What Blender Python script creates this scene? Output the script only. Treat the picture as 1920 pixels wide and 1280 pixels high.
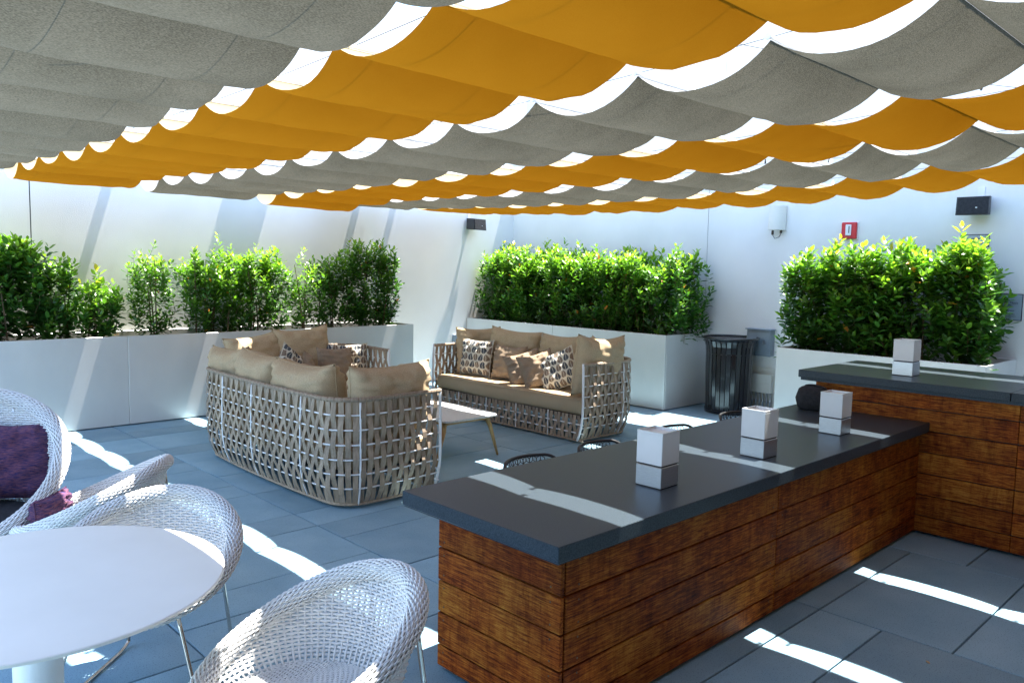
import bpy, bmesh, math, random
import numpy as np
from mathutils import Vector, Matrix
R = math.radians
random.seed(7)
rng = np.random.default_rng(11)
for o in list(bpy.data.objects):
    bpy.data.objects.remove(o)
SC = bpy.context.scene
COL = SC.collection

# ------------------------------------------------------------------ camera, sky, sun, exposure
cam_d = bpy.data.cameras.new('camera')
cam = bpy.data.objects.new('camera', cam_d)
COL.objects.link(cam)
SC.camera = cam
cam_d.sensor_width = 36.0
cam_d.lens = 36.0 * 1478.2 / 1920.0
cam_d.clip_end = 500
p_, r_, y_ = R(-5.252), R(1.138), R(46.1275)
fw = Vector((math.cos(p_) * math.cos(y_), math.cos(p_) * math.sin(y_), math.sin(p_)))
rt = Vector((math.sin(y_), -math.cos(y_), 0))
up = rt.cross(fw)
rt2 = rt * math.cos(r_) + up * math.sin(r_)
up2 = -rt * math.sin(r_) + up * math.cos(r_)
cam.matrix_world = Matrix(((rt2.x, up2.x, -fw.x, 0), (rt2.y, up2.y, -fw.y, 0), (rt2.z, up2.z, -fw.z, 1.8), (0, 0, 0, 1)))

SUN = Vector((0.295, -0.034, 1.0)).normalized()          # towards the sun
elev = math.asin(SUN.z)
azim = math.atan2(SUN.y, SUN.x)
w = bpy.data.worlds.new('World')
SC.world = w
w.use_nodes = True
nt = w.node_tree
nt.nodes.clear()
sky = nt.nodes.new('ShaderNodeTexSky')
sky.sky_type = 'NISHITA'
sky.sun_disc = False
sky.sun_elevation = elev
sky.sun_rotation = math.pi / 2 - azim
sky.air_density = 1.0
sky.dust_density = 0.6
bg = nt.nodes.new('ShaderNodeBackground')
bg.inputs['Strength'].default_value = 0.15
wo = nt.nodes.new('ShaderNodeOutputWorld')
nt.links.new(sky.outputs[0], bg.inputs[0])
nt.links.new(bg.outputs[0], wo.inputs[0])
sd = bpy.data.lights.new('sun', 'SUN')
sd.energy = 4.3
sd.angle = R(0.5)
sd.color = (1.0, 0.95, 0.87)
so = bpy.data.objects.new('sun', sd)
COL.objects.link(so)
so.rotation_euler = SUN.to_track_quat('Z', 'Y').to_euler()
so.location = (4, 4, 12)
SC.view_settings.view_transform = 'Standard'
SC.view_settings.look = 'None'
SC.view_settings.gamma = 1.0
SC.view_settings.use_curve_mapping = False
SC.view_settings.exposure = 2.4
SC.cycles.max_bounces = 10
SC.cycles.diffuse_bounces = 6
SC.cycles.transmission_bounces = 6
SC.cycles.transparent_max_bounces = 12
SC.cycles.sample_clamp_indirect = 6.0


# ------------------------------------------------------------------ materials
def newmat(name):
    m = bpy.data.materials.new(name)
    m.use_nodes = True
    t = m.node_tree
    t.nodes.clear()
    out = t.nodes.new('ShaderNodeOutputMaterial')
    return m, t, out


def N(t, typ, **kw):
    n = t.nodes.new(typ)
    for k, v in kw.items():
        if k.startswith('i_'):
            key = k[2:].replace('_', ' ')
            n.inputs[int(key) if key.isdigit() else key].default_value = v
        else:
            setattr(n, k, v)
    return n


def mathn(t, op, a, b=None):
    n = t.nodes.new('ShaderNodeMath')
    n.operation = op
    for i, v in enumerate((a, b)):
        if v is None:
            continue
        if isinstance(v, (int, float)):
            n.inputs[i].default_value = v
        else:
            t.links.new(v, n.inputs[i])
    return n.outputs[0]


def ramp(t, fac, stops):
    n = t.nodes.new('ShaderNodeValToRGB')
    e = n.color_ramp.elements
    while len(e) < len(stops):
        e.new(0.5)
    for k, (pos, c) in enumerate(stops):
        e[k].position = pos
        e[k].color = (c[0], c[1], c[2], 1)
    t.links.new(fac, n.inputs[0])
    return n.outputs[0]


def mat(name, c1, c2=None, scale=8.0, rough=0.6, metal=0.0, bump=0.0, bscale=60.0, stretch=(1, 1, 1),
        spec=0.5, coords='Object', rand=0.0, detail=6.0, speck=None, coat=0.0, bdist=0.01, lo=0.35, hi=0.65):
    """noise-mixed principled material; rand varies the value per object"""
    m, t, out = newmat(name)
    L = t.links.new
    b = N(t, 'ShaderNodeBsdfPrincipled')
    b.inputs['Roughness'].default_value = rough
    b.inputs['Metallic'].default_value = metal
    b.inputs['Specular IOR Level'].default_value = spec
    b.inputs['Coat Weight'].default_value = coat
    tc = N(t, 'ShaderNodeTexCoord')
    mp = N(t, 'ShaderNodeMapping')
    mp.inputs['Scale'].default_value = stretch
    L(tc.outputs[coords], mp.inputs[0])
    oi = N(t, 'ShaderNodeObjectInfo')
    if rand > 0:
        mul = N(t, 'ShaderNodeVectorMath', operation='SCALE')
        cx = N(t, 'ShaderNodeCombineXYZ')
        L(oi.outputs['Random'], cx.inputs[0])
        L(oi.outputs['Random'], cx.inputs[1])
        L(cx.outputs[0], mul.inputs[0])
        mul.inputs['Scale'].default_value = 37.0
        L(mul.outputs[0], mp.inputs['Location'])
    no = N(t, 'ShaderNodeTexNoise')
    no.inputs['Scale'].default_value = scale
    no.inputs['Detail'].default_value = detail
    L(mp.outputs[0], no.inputs['Vector'])
    col = ramp(t, no.outputs[0], [(lo, c1), (hi, c2 or c1)])
    if speck:
        n2 = N(t, 'ShaderNodeTexNoise')
        n2.inputs['Scale'].default_value = speck[0]
        n2.inputs['Detail'].default_value = 2
        L(mp.outputs[0], n2.inputs['Vector'])
        f = ramp(t, n2.outputs[0], [(speck[1], (1, 1, 1)), (speck[1] + 0.06, speck[2])])
        mx = N(t, 'ShaderNodeMix', data_type='RGBA', blend_type='MULTIPLY')
        mx.inputs[0].default_value = 1
        L(col, mx.inputs[6])
        L(f, mx.inputs[7])
        col = mx.outputs[2]
    if rand > 0:
        hs = N(t, 'ShaderNodeHueSaturation')
        v = mathn(t, 'MULTIPLY_ADD', oi.outputs['Random'], rand * 2)
        t.nodes[-1].inputs[2].default_value = 1 - rand
        L(v, hs.inputs['Value'])
        L(col, hs.inputs['Color'])
        col = hs.outputs[0]
    L(col, b.inputs['Base Color'])
    if bump > 0:
        nb = N(t, 'ShaderNodeTexNoise')
        nb.inputs['Scale'].default_value = bscale
        nb.inputs['Detail'].default_value = 4
        L(mp.outputs[0], nb.inputs['Vector'])
        bp = N(t, 'ShaderNodeBump')
        bp.inputs['Strength'].default_value = bump
        bp.inputs['Distance'].default_value = bdist
        L(nb.outputs[0], bp.inputs['Height'])
        L(bp.outputs[0], b.inputs['Normal'])
    L(b.outputs[0], out.inputs[0])
    return m


def cloth_mat(name, c1, c2, trans, tcol, thread=900.0, wr=0.25, refl=0.62, top=(0.34, 0.34, 0.33)):
    """thin canvas: diffuse + light coming through, with thread grain"""
    m, t, out = newmat(name)
    L = t.links.new
    tc = N(t, 'ShaderNodeTexCoord')
    mp = N(t, 'ShaderNodeMapping')
    mp.inputs['Scale'].default_value = (0.25, 1, 1)
    L(tc.outputs['Object'], mp.inputs[0])
    n1 = N(t, 'ShaderNodeTexNoise', i_Scale=thread, i_Detail=3.0)
    L(mp.outputs[0], n1.inputs['Vector'])
    n2 = N(t, 'ShaderNodeTexNoise', i_Scale=2.2, i_Detail=4.0)
    L(tc.outputs['Object'], n2.inputs['Vector'])
    a = mathn(t, 'MULTIPLY', n1.outputs[0], 0.75)
    b2 = mathn(t, 'MULTIPLY', n2.outputs[0], 0.25)
    f = mathn(t, 'ADD', a, b2)
    col = ramp(t, f, [(0.4, c1), (0.6, c2)])
    d = N(t, 'ShaderNodeBsdfDiffuse', i_Roughness=0.6)
    dm = N(t, 'ShaderNodeMix', data_type='RGBA', blend_type='MULTIPLY')
    dm.inputs[0].default_value = 1
    L(col, dm.inputs[6])
    dm.inputs[7].default_value = (refl, refl, refl, 1)
    gm = N(t, 'ShaderNodeNewGeometry')                    # upper side painted paler to mimic sunlit, blown-out cloth
    db = N(t, 'ShaderNodeMix', data_type='RGBA')
    L(gm.outputs['Backfacing'], db.inputs[0])
    L(dm.outputs[2], db.inputs[6])
    db.inputs[7].default_value = (*top, 1)
    L(db.outputs[2], d.inputs[0])
    tr = N(t, 'ShaderNodeBsdfTranslucent')
    mx = N(t, 'ShaderNodeMix', data_type='RGBA', blend_type='MULTIPLY')
    mx.inputs[0].default_value = 1
    L(col, mx.inputs[6])
    mx.inputs[7].default_value = (*tcol, 1)
    L(mx.outputs[2], tr.inputs[0])
    ms = N(t, 'ShaderNodeMixShader')
    ms.inputs[0].default_value = trans
    L(d.outputs[0], ms.inputs[1])
    L(tr.outputs[0], ms.inputs[2])
    bp = N(t, 'ShaderNodeBump', i_Strength=wr, i_Distance=0.004)
    n3 = N(t, 'ShaderNodeTexNoise', i_Scale=14.0, i_Detail=3.0)
    mp3 = N(t, 'ShaderNodeMapping')
    mp3.inputs['Scale'].default_value = (0.35, 1.4, 1)
    L(tc.outputs['Object'], mp3.inputs[0])
    L(mp3.outputs[0], n3.inputs['Vector'])
    L(n3.outputs[0], bp.inputs['Height'])
    L(bp.outputs[0], d.inputs['Normal'])
    L(ms.outputs[0], out.inputs[0])
    return m


M = {}
M['orange_cloth'] = cloth_mat('orange_canvas', (0.44, 0.215, 0.014), (0.52, 0.262, 0.022), 0.088, (0.95, 0.70, 0.30), top=(0.44, 0.35, 0.20))
M['grey_cloth'] = cloth_mat('grey_canvas', (0.155, 0.146, 0.114), (0.32, 0.300, 0.242), 0.088, (0.95, 0.92, 0.84), thread=420.0)
M['white_metal'] = mat('white_painted_metal', (0.78, 0.79, 0.8), (0.84, 0.84, 0.84), 3, 0.35, bump=0.05, bscale=80)
M['stucco'] = mat('white_stucco', (0.73, 0.725, 0.70), (0.81, 0.80, 0.77), 0.9, 0.85, bump=0.3, bscale=110, bdist=0.006, coords='Object')
M['dark_line'] = mat('dark_joint', (0.03, 0.03, 0.035), (0.05, 0.05, 0.055), 6, 0.8)
M['base'] = mat('dark_bedding', (0.05, 0.055, 0.06), (0.09, 0.09, 0.1), 3, 0.95, bump=0.3)
M['paver'] = mat('bluestone_paver', (0.20, 0.355, 0.46), (0.275, 0.435, 0.53), 2.2, 0.7, bump=0.35, bscale=120, bdist=0.004,
                 rand=0.17, detail=9, speck=(160, 0.60, (0.5, 0.52, 0.56)))
M['planter'] = mat('satin_aluminium', (0.64, 0.65, 0.64), (0.74, 0.74, 0.72), 1.6, 0.38, metal=0.35, bump=0.06, bscale=260, stretch=(1, 1, .6), bdist=0.002)
M['soil'] = mat('potting_soil', (0.03, 0.022, 0.015), (0.08, 0.055, 0.035), 30, 0.95, bump=0.8, bscale=70, bdist=0.03)
M['stone_top'] = mat('dark_honed_stone', (0.024, 0.036, 0.048), (0.050, 0.068, 0.084), 190, 0.36, bump=0.08, bscale=400, bdist=0.001, detail=2, spec=0.18)
M['steel'] = mat('brushed_steel', (0.42, 0.46, 0.50), (0.54, 0.58, 0.62), 30, 0.34, metal=0.8, stretch=(1, 1, 30), bump=0.05, bscale=200, bdist=0.001)
M['warm_steel'] = mat('polished_leg_steel', (0.66, 0.62, 0.56), (0.75, 0.71, 0.65), 20, 0.22, metal=1.0)
M['glass_white'] = mat('opal_white_glass', (0.74, 0.76, 0.77), (0.80, 0.81, 0.82), 5, 0.25, spec=0.5, bump=0.03, bscale=20)
M['table_white'] = mat('white_tabletop', (0.79, 0.77, 0.70), (0.83, 0.81, 0.74), 3, 0.5, spec=0.25, bump=0.03, bscale=300, bdist=0.001)
M['wicker'] = mat('white_wicker_strand', (0.70, 0.71, 0.72), (0.80, 0.80, 0.79), 25, 0.5, spec=0.3)
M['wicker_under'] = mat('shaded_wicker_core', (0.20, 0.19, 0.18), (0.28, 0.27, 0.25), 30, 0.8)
M['black_metal'] = mat('black_gloss_metal', (0.012, 0.012, 0.014), (0.018, 0.018, 0.02), 6, 0.16, spec=0.6, coat=0.3)
M['black_matte'] = mat('black_matte_wire', (0.016, 0.017, 0.02), (0.026, 0.027, 0.03), 10, 0.5)
M['black_fabric'] = mat('black_fabric', (0.010, 0.011, 0.014), (0.022, 0.023, 0.028), 40, 0.85, bump=0.4, bscale=200, bdist=0.004)
M['cushion'] = mat('tan_outdoor_fabric', (0.36, 0.275, 0.17), (0.54, 0.425, 0.28), 260, 0.9, bump=0.35, bscale=350, bdist=0.003, spec=0.15,
                   stretch=(0.35, 1, 1.6))
M['small_pillow'] = mat('fawn_pillow_fabric', (0.25, 0.185, 0.13), (0.35, 0.27, 0.19), 200, 0.9, bump=0.3, bscale=300, bdist=0.003, spec=0.15)
M['strap'] = mat('taupe_woven_strap', (0.25, 0.190, 0.135), (0.36, 0.28, 0.205), 12, 0.65, stretch=(6, 6, 0.6), rand=0.2, bump=0.15, bscale=150, bdist=0.001)
M['purple'] = mat('purple_heather_knit', (0.045, 0.030, 0.13), (0.26, 0.095, 0.15), 34, 0.95, bump=1.0, bscale=70, bdist=0.02, stretch=(1, 1, 5), detail=8)
M['leg_wood'] = mat('oiled_teak_leg', (0.40, 0.24, 0.09), (0.56, 0.36, 0.15), 8, 0.5, stretch=(8, 8, 1), bump=0.1)
M['perforated'] = mat('white_perforated_top', (0.56, 0.60, 0.61), (0.70, 0.72, 0.71), 90, 0.5, detail=0, lo=0.45, hi=0.5)
M['red'] = mat('red_alarm_plastic', (0.55, 0.02, 0.03), (0.62, 0.03, 0.04), 5, 0.35)
M['cream'] = mat('cream_plastic', (0.68, 0.67, 0.60), (0.74, 0.73, 0.66), 4, 0.45)
M['box_blue'] = mat('blue_grey_enamel', (0.20, 0.25, 0.30), (0.25, 0.30, 0.35), 6, 0.45, bump=0.05)
M['sign'] = mat('grey_sign_panel', (0.42, 0.47, 0.51), (0.47, 0.52, 0.56), 5, 0.5)
M['sign_blue'] = mat('blue_grey_sign', (0.26, 0.34, 0.40), (0.31, 0.39, 0.45), 5, 0.5)
M['ink'] = mat('dark_navy_ink', (0.01, 0.015, 0.04), (0.015, 0.02, 0.05), 5, 0.6)
M['stem'] = mat('woody_stem', (0.09, 0.06, 0.035), (0.16, 0.11, 0.06), 20, 0.85)
M['bulb'] = mat('clear_bulb_glass', (0.25, 0.25, 0.25), (0.35, 0.35, 0.35), 5, 0.1)


def wood_mat():
    m, t, out = newmat('weathered_ipe')
    L = t.links.new
    b = N(t, 'ShaderNodeBsdfPrincipled')
    tc = N(t, 'ShaderNodeTexCoord')
    oi = N(t, 'ShaderNodeObjectInfo')
    cx = N(t, 'ShaderNodeCombineXYZ')
    for i in range(3):
        L(oi.outputs['Random'], cx.inputs[i])
    sc = N(t, 'ShaderNodeVectorMath', operation='SCALE')
    sc.inputs['Scale'].default_value = 50.0
    L(cx.outputs[0], sc.inputs[0])
    ad = N(t, 'ShaderNodeVectorMath', operation='ADD')
    L(tc.outputs['Object'], ad.inputs[0])
    L(sc.outputs[0], ad.inputs[1])

    def nz(stretch, scale, det, rough=0.5):
        mp = N(t, 'ShaderNodeMapping')
        mp.inputs['Scale'].default_value = stretch
        L(ad.outputs[0], mp.inputs[0])
        n = N(t, 'ShaderNodeTexNoise', i_Scale=scale, i_Detail=det, i_Roughness=rough)
        L(mp.outputs[0], n.inputs['Vector'])
        return n.outputs[0]
    grain = nz((1.3, 8, 22), 7.0, 7.0, 0.68)       # long fibres along local x
    fleck = nz((1.1, 10, 30), 24.0, 3.0, 0.7)
    cross = nz((4.2, 1, 1.6), 3.0, 6.0, 0.75)         # saw marks and drip stains across the board
    blot = nz((1, 1, 1), 2.3, 5.0, 0.6)
    f = mathn(t, 'ADD', mathn(t, 'MULTIPLY', grain, 0.40), mathn(t, 'MULTIPLY', fleck, 0.25))
    f = mathn(t, 'ADD', f, mathn(t, 'MULTIPLY', cross, 0.17))
    f = mathn(t, 'ADD', f, mathn(t, 'MULTIPLY', blot, 0.18))
    col = ramp(t, f, [(0.41, (0.05, 0.012, 0.003)), (0.475, (0.21, 0.056, 0.009)), (0.525, (0.42, 0.140, 0.018)), (0.61, (0.68, 0.33, 0.05))])
    cr = ramp(t, nz((7.0, 1, 1.1), 2.6, 6.0, 0.8), [(0.36, (0.66, 0.56, 0.50)), (0.50, (1, 1, 1))])
    mc = N(t, 'ShaderNodeMix', data_type='RGBA', blend_type='MULTIPLY')
    mc.inputs[0].default_value = 1
    L(col, mc.inputs[6])
    L(cr, mc.inputs[7])
    col = mc.outputs[2]
    c2 = ramp(t, blot, [(0.35, (1.18, 0.78, 0.70)), (0.65, (1.04, 0.92, 0.92))])
    mx = N(t, 'ShaderNodeMix', data_type='RGBA', blend_type='MULTIPLY')
    mx.inputs[0].default_value = 1
    L(col, mx.inputs[6])
    L(c2, mx.inputs[7])
    hs = N(t, 'ShaderNodeHueSaturation')
    L(mx.outputs[2], hs.inputs['Color'])
    hs.inputs['Saturation'].default_value = 1.0
    v = mathn(t, 'MULTIPLY_ADD', oi.outputs['Random'], 0.26)
    t.nodes[-1].inputs[2].default_value = 0.66
    L(v, hs.inputs['Value'])
    L(hs.outputs[0], b.inputs['Base Color'])
    b.inputs['Roughness'].default_value = 0.62
    b.inputs['Specular IOR Level'].default_value = 0.12
    bp = N(t, 'ShaderNodeBump', i_Strength=0.4, i_Distance=0.003)
    L(f, bp.inputs['Height'])
    L(bp.outputs[0], b.inputs['Normal'])
    L(b.outputs[0], out.inputs[0])
    return m


M['wood'] = wood_mat()


def leaf_mat():
    m, t, out = newmat('glossy_laurel_leaf')
    L = t.links.new
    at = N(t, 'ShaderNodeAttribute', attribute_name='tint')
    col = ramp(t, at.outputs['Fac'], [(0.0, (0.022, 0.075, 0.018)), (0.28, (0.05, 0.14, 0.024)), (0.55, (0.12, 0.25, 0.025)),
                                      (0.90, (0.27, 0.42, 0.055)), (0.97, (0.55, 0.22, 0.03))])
    b = N(t, 'ShaderNodeBsdfPrincipled')
    b.inputs['Roughness'].default_value = 0.30
    b.inputs['Specular IOR Level'].default_value = 0.55
    L(col, b.inputs['Base Color'])
    tr = N(t, 'ShaderNodeBsdfTranslucent')
    g = N(t, 'ShaderNodeMix', data_type='RGBA', blend_type='MULTIPLY')
    g.inputs[0].default_value = 1
    L(col, g.inputs[6])
    g.inputs[7].default_value = (2.2, 2.4, 0.9, 1)
    L(g.outputs[2], tr.inputs[0])
    ms = N(t, 'ShaderNodeMixShader')
    ms.inputs[0].default_value = 0.36
    L(b.outputs[0], ms.inputs[1])
    L(tr.outputs[0], ms.inputs[2])
    L(ms.outputs[0], out.inputs[0])
    return m


M['leaf'] = leaf_mat()


def pattern_mat():
    """ivory cloth with rows of slate and brown seed shapes (flat print)"""
    m, t, out = newmat('seed_print_fabric')
    L = t.links.new
    uv = N(t, 'ShaderNodeUVMap')
    sp = N(t, 'ShaderNodeSeparateXYZ')
    L(uv.outputs[0], sp.inputs[0])
    u = mathn(t, 'MULTIPLY', sp.outputs[0], 6.0)
    v = mathn(t, 'MULTIPLY', sp.outputs[1], 5.0)
    row = mathn(t, 'FLOOR', v)
    off = mathn(t, 'MULTIPLY', mathn(t, 'MODULO', row, 2.0), 0.5)
    u2 = mathn(t, 'ADD', u, off)
    fx = mathn(t, 'SUBTRACT', mathn(t, 'FRACT', u2), 0.5)
    fy = mathn(t, 'SUBTRACT', mathn(t, 'FRACT', v), 0.5)
    taper = mathn(t, 'ADD', 0.43, mathn(t, 'MULTIPLY', fy, -0.28))
    ex = mathn(t, 'DIVIDE', fx, taper)
    ey = mathn(t, 'DIVIDE', fy, 0.50)
    d = mathn(t, 'ADD', mathn(t, 'MULTIPLY', ex, ex), mathn(t, 'MULTIPLY', ey, ey))
    ins = mathn(t, 'LESS_THAN', d, 0.9)
    rib = mathn(t, 'GREATER_THAN', mathn(t, 'ABSOLUTE', fx), 0.03)
    msk = mathn(t, 'MULTIPLY', ins, rib)
    alt = mathn(t, 'MODULO', mathn(t, 'ADD', mathn(t, 'FLOOR', u2), row), 2.0)
    cc = N(t, 'ShaderNodeMix', data_type='RGBA')
    L(alt, cc.inputs[0])
    cc.inputs[6].default_value = (0.075, 0.085, 0.10, 1)
    cc.inputs[7].default_value = (0.20, 0.155, 0.12, 1)
    c3 = N(t, 'ShaderNodeMix', data_type='RGBA')
    L(msk, c3.inputs[0])
    c3.inputs[6].default_value = (0.60, 0.57, 0.48, 1)
    L(cc.outputs[2], c3.inputs[7])
    b = N(t, 'ShaderNodeBsdfPrincipled', i_Roughness=0.9)
    b.inputs['Specular IOR Level'].default_value = 0.15
    L(c3.outputs[2], b.inputs['Base Color'])
    L(b.outputs[0], out.inputs[0])
    return m


M['print'] = pattern_mat()


# ------------------------------------------------------------------ object helpers
def link(name, me, parent=None, loc=None, rz=None, smooth=None):
    o = bpy.data.objects.new(name, me)
    COL.objects.link(o)
    if parent is not None:
        o.parent = parent
    if loc is not None:
        o.location = loc
    if rz is not None:
        o.rotation_euler = (0, 0, rz)
    return o


def tag(o, label=None, cat=None, group=None, kind=None):
    for k, v in (('label', label), ('category', cat), ('group', group), ('kind', kind)):
        if v:
            o[k] = v
    return o


def empty(name, loc, label, cat, group=None, rz=0.0):
    o = bpy.data.objects.new(name, None)
    COL.objects.link(o)
    o.location = loc
    o.rotation_euler = (0, 0, rz)
    o.empty_display_size = 0.1
    return tag(o, label, cat, group)


class MB:
    """collects geometry for one mesh"""

    def __init__(s):
        s.v, s.f, s.uv, s.nv = [], [], [], 0

    def add(s, verts, faces):
        verts = np.asarray(verts, float).reshape(-1, 3)
        s.v.append(verts)
        n = s.nv
        s.f.extend([tuple(i + n for i in f) for f in faces])
        s.nv += len(verts)

    def box(s, x0, y0, z0, x1, y1, z1, bev=0.0):
        if bev <= 0:
            v = [(x, y, z) for z in (z0, z1) for y in (y0, y1) for x in (x0, x1)]
            s.add(v, [(0, 2, 3, 1), (4, 5, 7, 6), (0, 1, 5, 4), (2, 6, 7, 3), (0, 4, 6, 2), (1, 3, 7, 5)])
            return
        b = bev
        ring = lambda i, z: [(x0 + i, y0 + b, z), (x0 + b, y0 + i, z), (x1 - b, y0 + i, z), (x1 - i, y0 + b, z),
                             (x1 - i, y1 - b, z), (x1 - b, y1 - i, z), (x0 + b, y1 - i, z), (x0 + i, y1 - b, z)]
        rings = [[(px + (b if px < (x0 + x1) / 2 else -b) * 0.9, py + (b if py < (y0 + y1) / 2 else -b) * 0.9, z0) for px, py, _ in ring(0, z0)],
                 ring(0, z0 + b), ring(0, z1 - b),
                 [(px + (b if px < (x0 + x1) / 2 else -b) * 0.9, py + (b if py < (y0 + y1) / 2 else -b) * 0.9, z1) for px, py, _ in ring(0, z1)]]
        s.loft(rings, cap=True)

    def loft(s, rings, closed=True, cap=False):
        n = len(rings[0])
        v = [p for r in rings for p in r]
        f = []
        m = n if closed else n - 1
        for k in range(len(rings) - 1):
            for i in range(m):
                j = (i + 1) % n
                f.append((k * n + i, k * n + j, (k + 1) * n + j, (k + 1) * n + i))
        if cap:
            f.append(tuple(range(n - 1, -1, -1)))
            f.append(tuple((len(rings) - 1) * n + i for i in range(n)))
        s.add(v, f)

    def tube(s, pts, r, sides=8, closed=False, cap=True):
        P = np.asarray(pts, float)
        n = len(P)
        if closed:
            T = np.roll(P, -1, 0) - np.roll(P, 1, 0)
        else:
            T = np.gradient(P, axis=0)
        T /= np.linalg.norm(T, axis=1)[:, None] + 1e-12
        ref = np.array([0, 0, 1.0])
        if abs(T[:, 2]).max() > 0.9:
            ref = np.array([0.31, 0.95, 0.05])
        A = np.cross(T, ref)
        A /= np.linalg.norm(A, axis=1)[:, None] + 1e-12
        B = np.cross(T, A)
        rr = np.full(n, r) if np.isscalar(r) else np.asarray(r)
        a = np.linspace(0, 2 * math.pi, sides, endpoint=False)
        V = P[:, None, :] + rr[:, None, None] * (np.cos(a)[None, :, None] * A[:, None, :] + np.sin(a)[None, :, None] * B[:, None, :])
        f = []
        m = n if closed else n - 1
        for k in range(m):
            k2 = (k + 1) % n
            for i in range(sides):
                j = (i + 1) % sides
                f.append((k * sides + i, k2 * sides + i, k2 * sides + j, k * sides + j))
        if cap and not closed:
            f.append(tuple(range(sides)))
            f.append(tuple((n - 1) * sides + i for i in range(sides - 1, -1, -1)))
        s.add(V.reshape(-1, 3), f)

    def lathe(s, prof, cx=0, cy=0, seg=32):
        rings = []
        for r, z in prof:
            rings.append([(cx + r * math.cos(a), cy + r * math.sin(a), z) for a in np.linspace(0, 2 * math.pi, seg, endpoint=False)])
        s.loft(rings, cap=True)

    def mesh(s, name, m, smooth=False):
        me = bpy.data.meshes.new(name)
        me.from_pydata(np.concatenate(s.v).tolist(), [], s.f)
        if m:
            me.materials.append(m)
        if smooth:
            me.polygons.foreach_set('use_smooth', [True] * len(me.polygons))
        me.update()
        return me

    def build(s, name, m, parent=None, loc=None, rz=None, smooth=False):
        return link(name, s.mesh(name, m, smooth), parent, loc, rz)


def autosmooth(o, ang=35):
    me = o.data
    me.polygons.foreach_set('use_smooth', [True] * len(me.polygons))
    bm = bmesh.new()
    bm.from_mesh(me)
    for e in bm.edges:
        if len(e.link_faces) == 2 and e.calc_face_angle(0) > R(ang):
            e.smooth = False
    bm.to_mesh(me)
    bm.free()
    return o


def copy_tree(o, parent=None):
    c = o.copy()
    COL.objects.link(c)
    if parent is not None:
        c.parent = parent
    for ch in KIDS.get(o.name, []) or [x for x in bpy.data.objects if x.parent == o]:
        copy_tree(ch, c)
    return c


KIDS = {}


def fixn(o):
    bm = bmesh.new()
    bm.from_mesh(o.data)
    bmesh.ops.recalc_face_normals(bm, faces=bm.faces)
    bm.to_mesh(o.data)
    bm.free()
    return o


def boxo(name, m, a, b, parent=None, bev=0.0, loc=None, rz=None):
    mb = MB()
    mb.box(*a, *b, bev)
    return fixn(mb.build(name, m, parent, loc, rz))


# ------------------------------------------------------------------ setting: ground and pavers
WX, WY = 9.5, 9.9
g = boxo('ground', M['base'], (-60, -60, -0.30), (60, 60, -0.055))
tag(g, kind='structure')
terr = bpy.data.objects.new('terrace_floor', None)
COL.objects.link(terr)
terr['kind'] = 'structure'
U = 0.33
pm = {}


def paver_mesh(wx, wy):
    k = (round(wx, 3), round(wy, 3))
    if k not in pm:
        mb = MB()
        mb.box(-wx / 2, -wy / 2, -0.045, wx / 2, wy / 2, 0.0, 0.003)
        pm[k] = mb.mesh('paver', M['paver'])
    return pm[k]


fixed = {2: [1.80, 2.46, 3.12, 3.78, 4.44, 4.77, 5.10, 5.76, 6.42, 7.41, 7.74, 8.40, 8.73, 9.06],
         1: [3.12, 3.78, 4.11, 4.77, 5.10, 5.76, 6.09, 6.75, 7.08, 7.74, 8.40, 9.06],
         3: [-0.84, -0.18, 0.48, 1.14, 1.80, 2.46]}
xs = [0.075 + 1.335 * i for i in range(-3, 8)]
for ci in range(-3, 7):
    x0 = 0.075 + 1.335 * ci
    x1 = min(x0 + 1.335, WX)
    cuts = fixed.get(ci, [])
    rr = random.Random(ci * 7 + 3)
    y = -3.81
    ys = [y]
    while y < 9.88:
        nxt = [c for c in cuts if c > y + 0.1]
        if nxt and y >= cuts[0] - 0.01:
            y2 = nxt[0]
        else:
            y2 = y + U * rr.choice([1, 2, 2, 2])
            if cuts and y < cuts[0] - 0.01 and y2 > cuts[0] + 0.01:
                y2 = cuts[0]
        y2 = min(y2, WY)
        ys.append(y2)
        y = y2
    for a, b in zip(ys, ys[1:]):
        if b - a < 0.05:
            continue
        o = link('paver', paver_mesh(x1 - x0 - 0.009, b - a - 0.009), terr,
                 ((x0 + x1) / 2, (a + b) / 2, rr.uniform(-0.0012, 0.0008)))
        o.rotation_euler = (rr.uniform(-.0012, .0012), rr.uniform(-.0012, .0012), 0)

# ------------------------------------------------------------------ walls
bw = empty('back_wall', (WX, 3, 0), 'long white stucco wall with vertical joint, behind the right-hand planters', 'wall')
for a, b in ((-4.5, 1.35), (1.36, 6.035), (6.043, 10.2)):
    boxo('wall_panel', M['stucco'], (0, a - 3, -0.05), (0.25, b - 3, 3.75), bw)
boxo('joint', M['dark_line'], (0.01, -7.5, -0.05), (0.2, 7.2, 3.7), bw)
uw = empty('upper_wall', (10.95, 3, 0), 'taller white wall set back above the terrace wall', 'wall')
for a, b in ((-6, 1.0), (1.01, 6.75), (6.76, 13)):
    boxo('wall_panel', M['stucco'], (0, a - 3, -0.05), (0.25, b - 3, 7.2), uw)
lw = empty('side_wall', (4, WY, 0), 'sunlit white stucco wall behind the long planter on the left', 'wall')
for a, b in ((-6, 2.2), (2.212, 9.75)):
    boxo('wall_panel', M['stucco'], (a - 4, 0, -0.05), (b - 4, 0.25, 5.6), lw)
boxo('joint', M['dark_line'], (-9.9, 0.01, -0.05), (5.7, 0.2, 5.55), lw)


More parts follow.
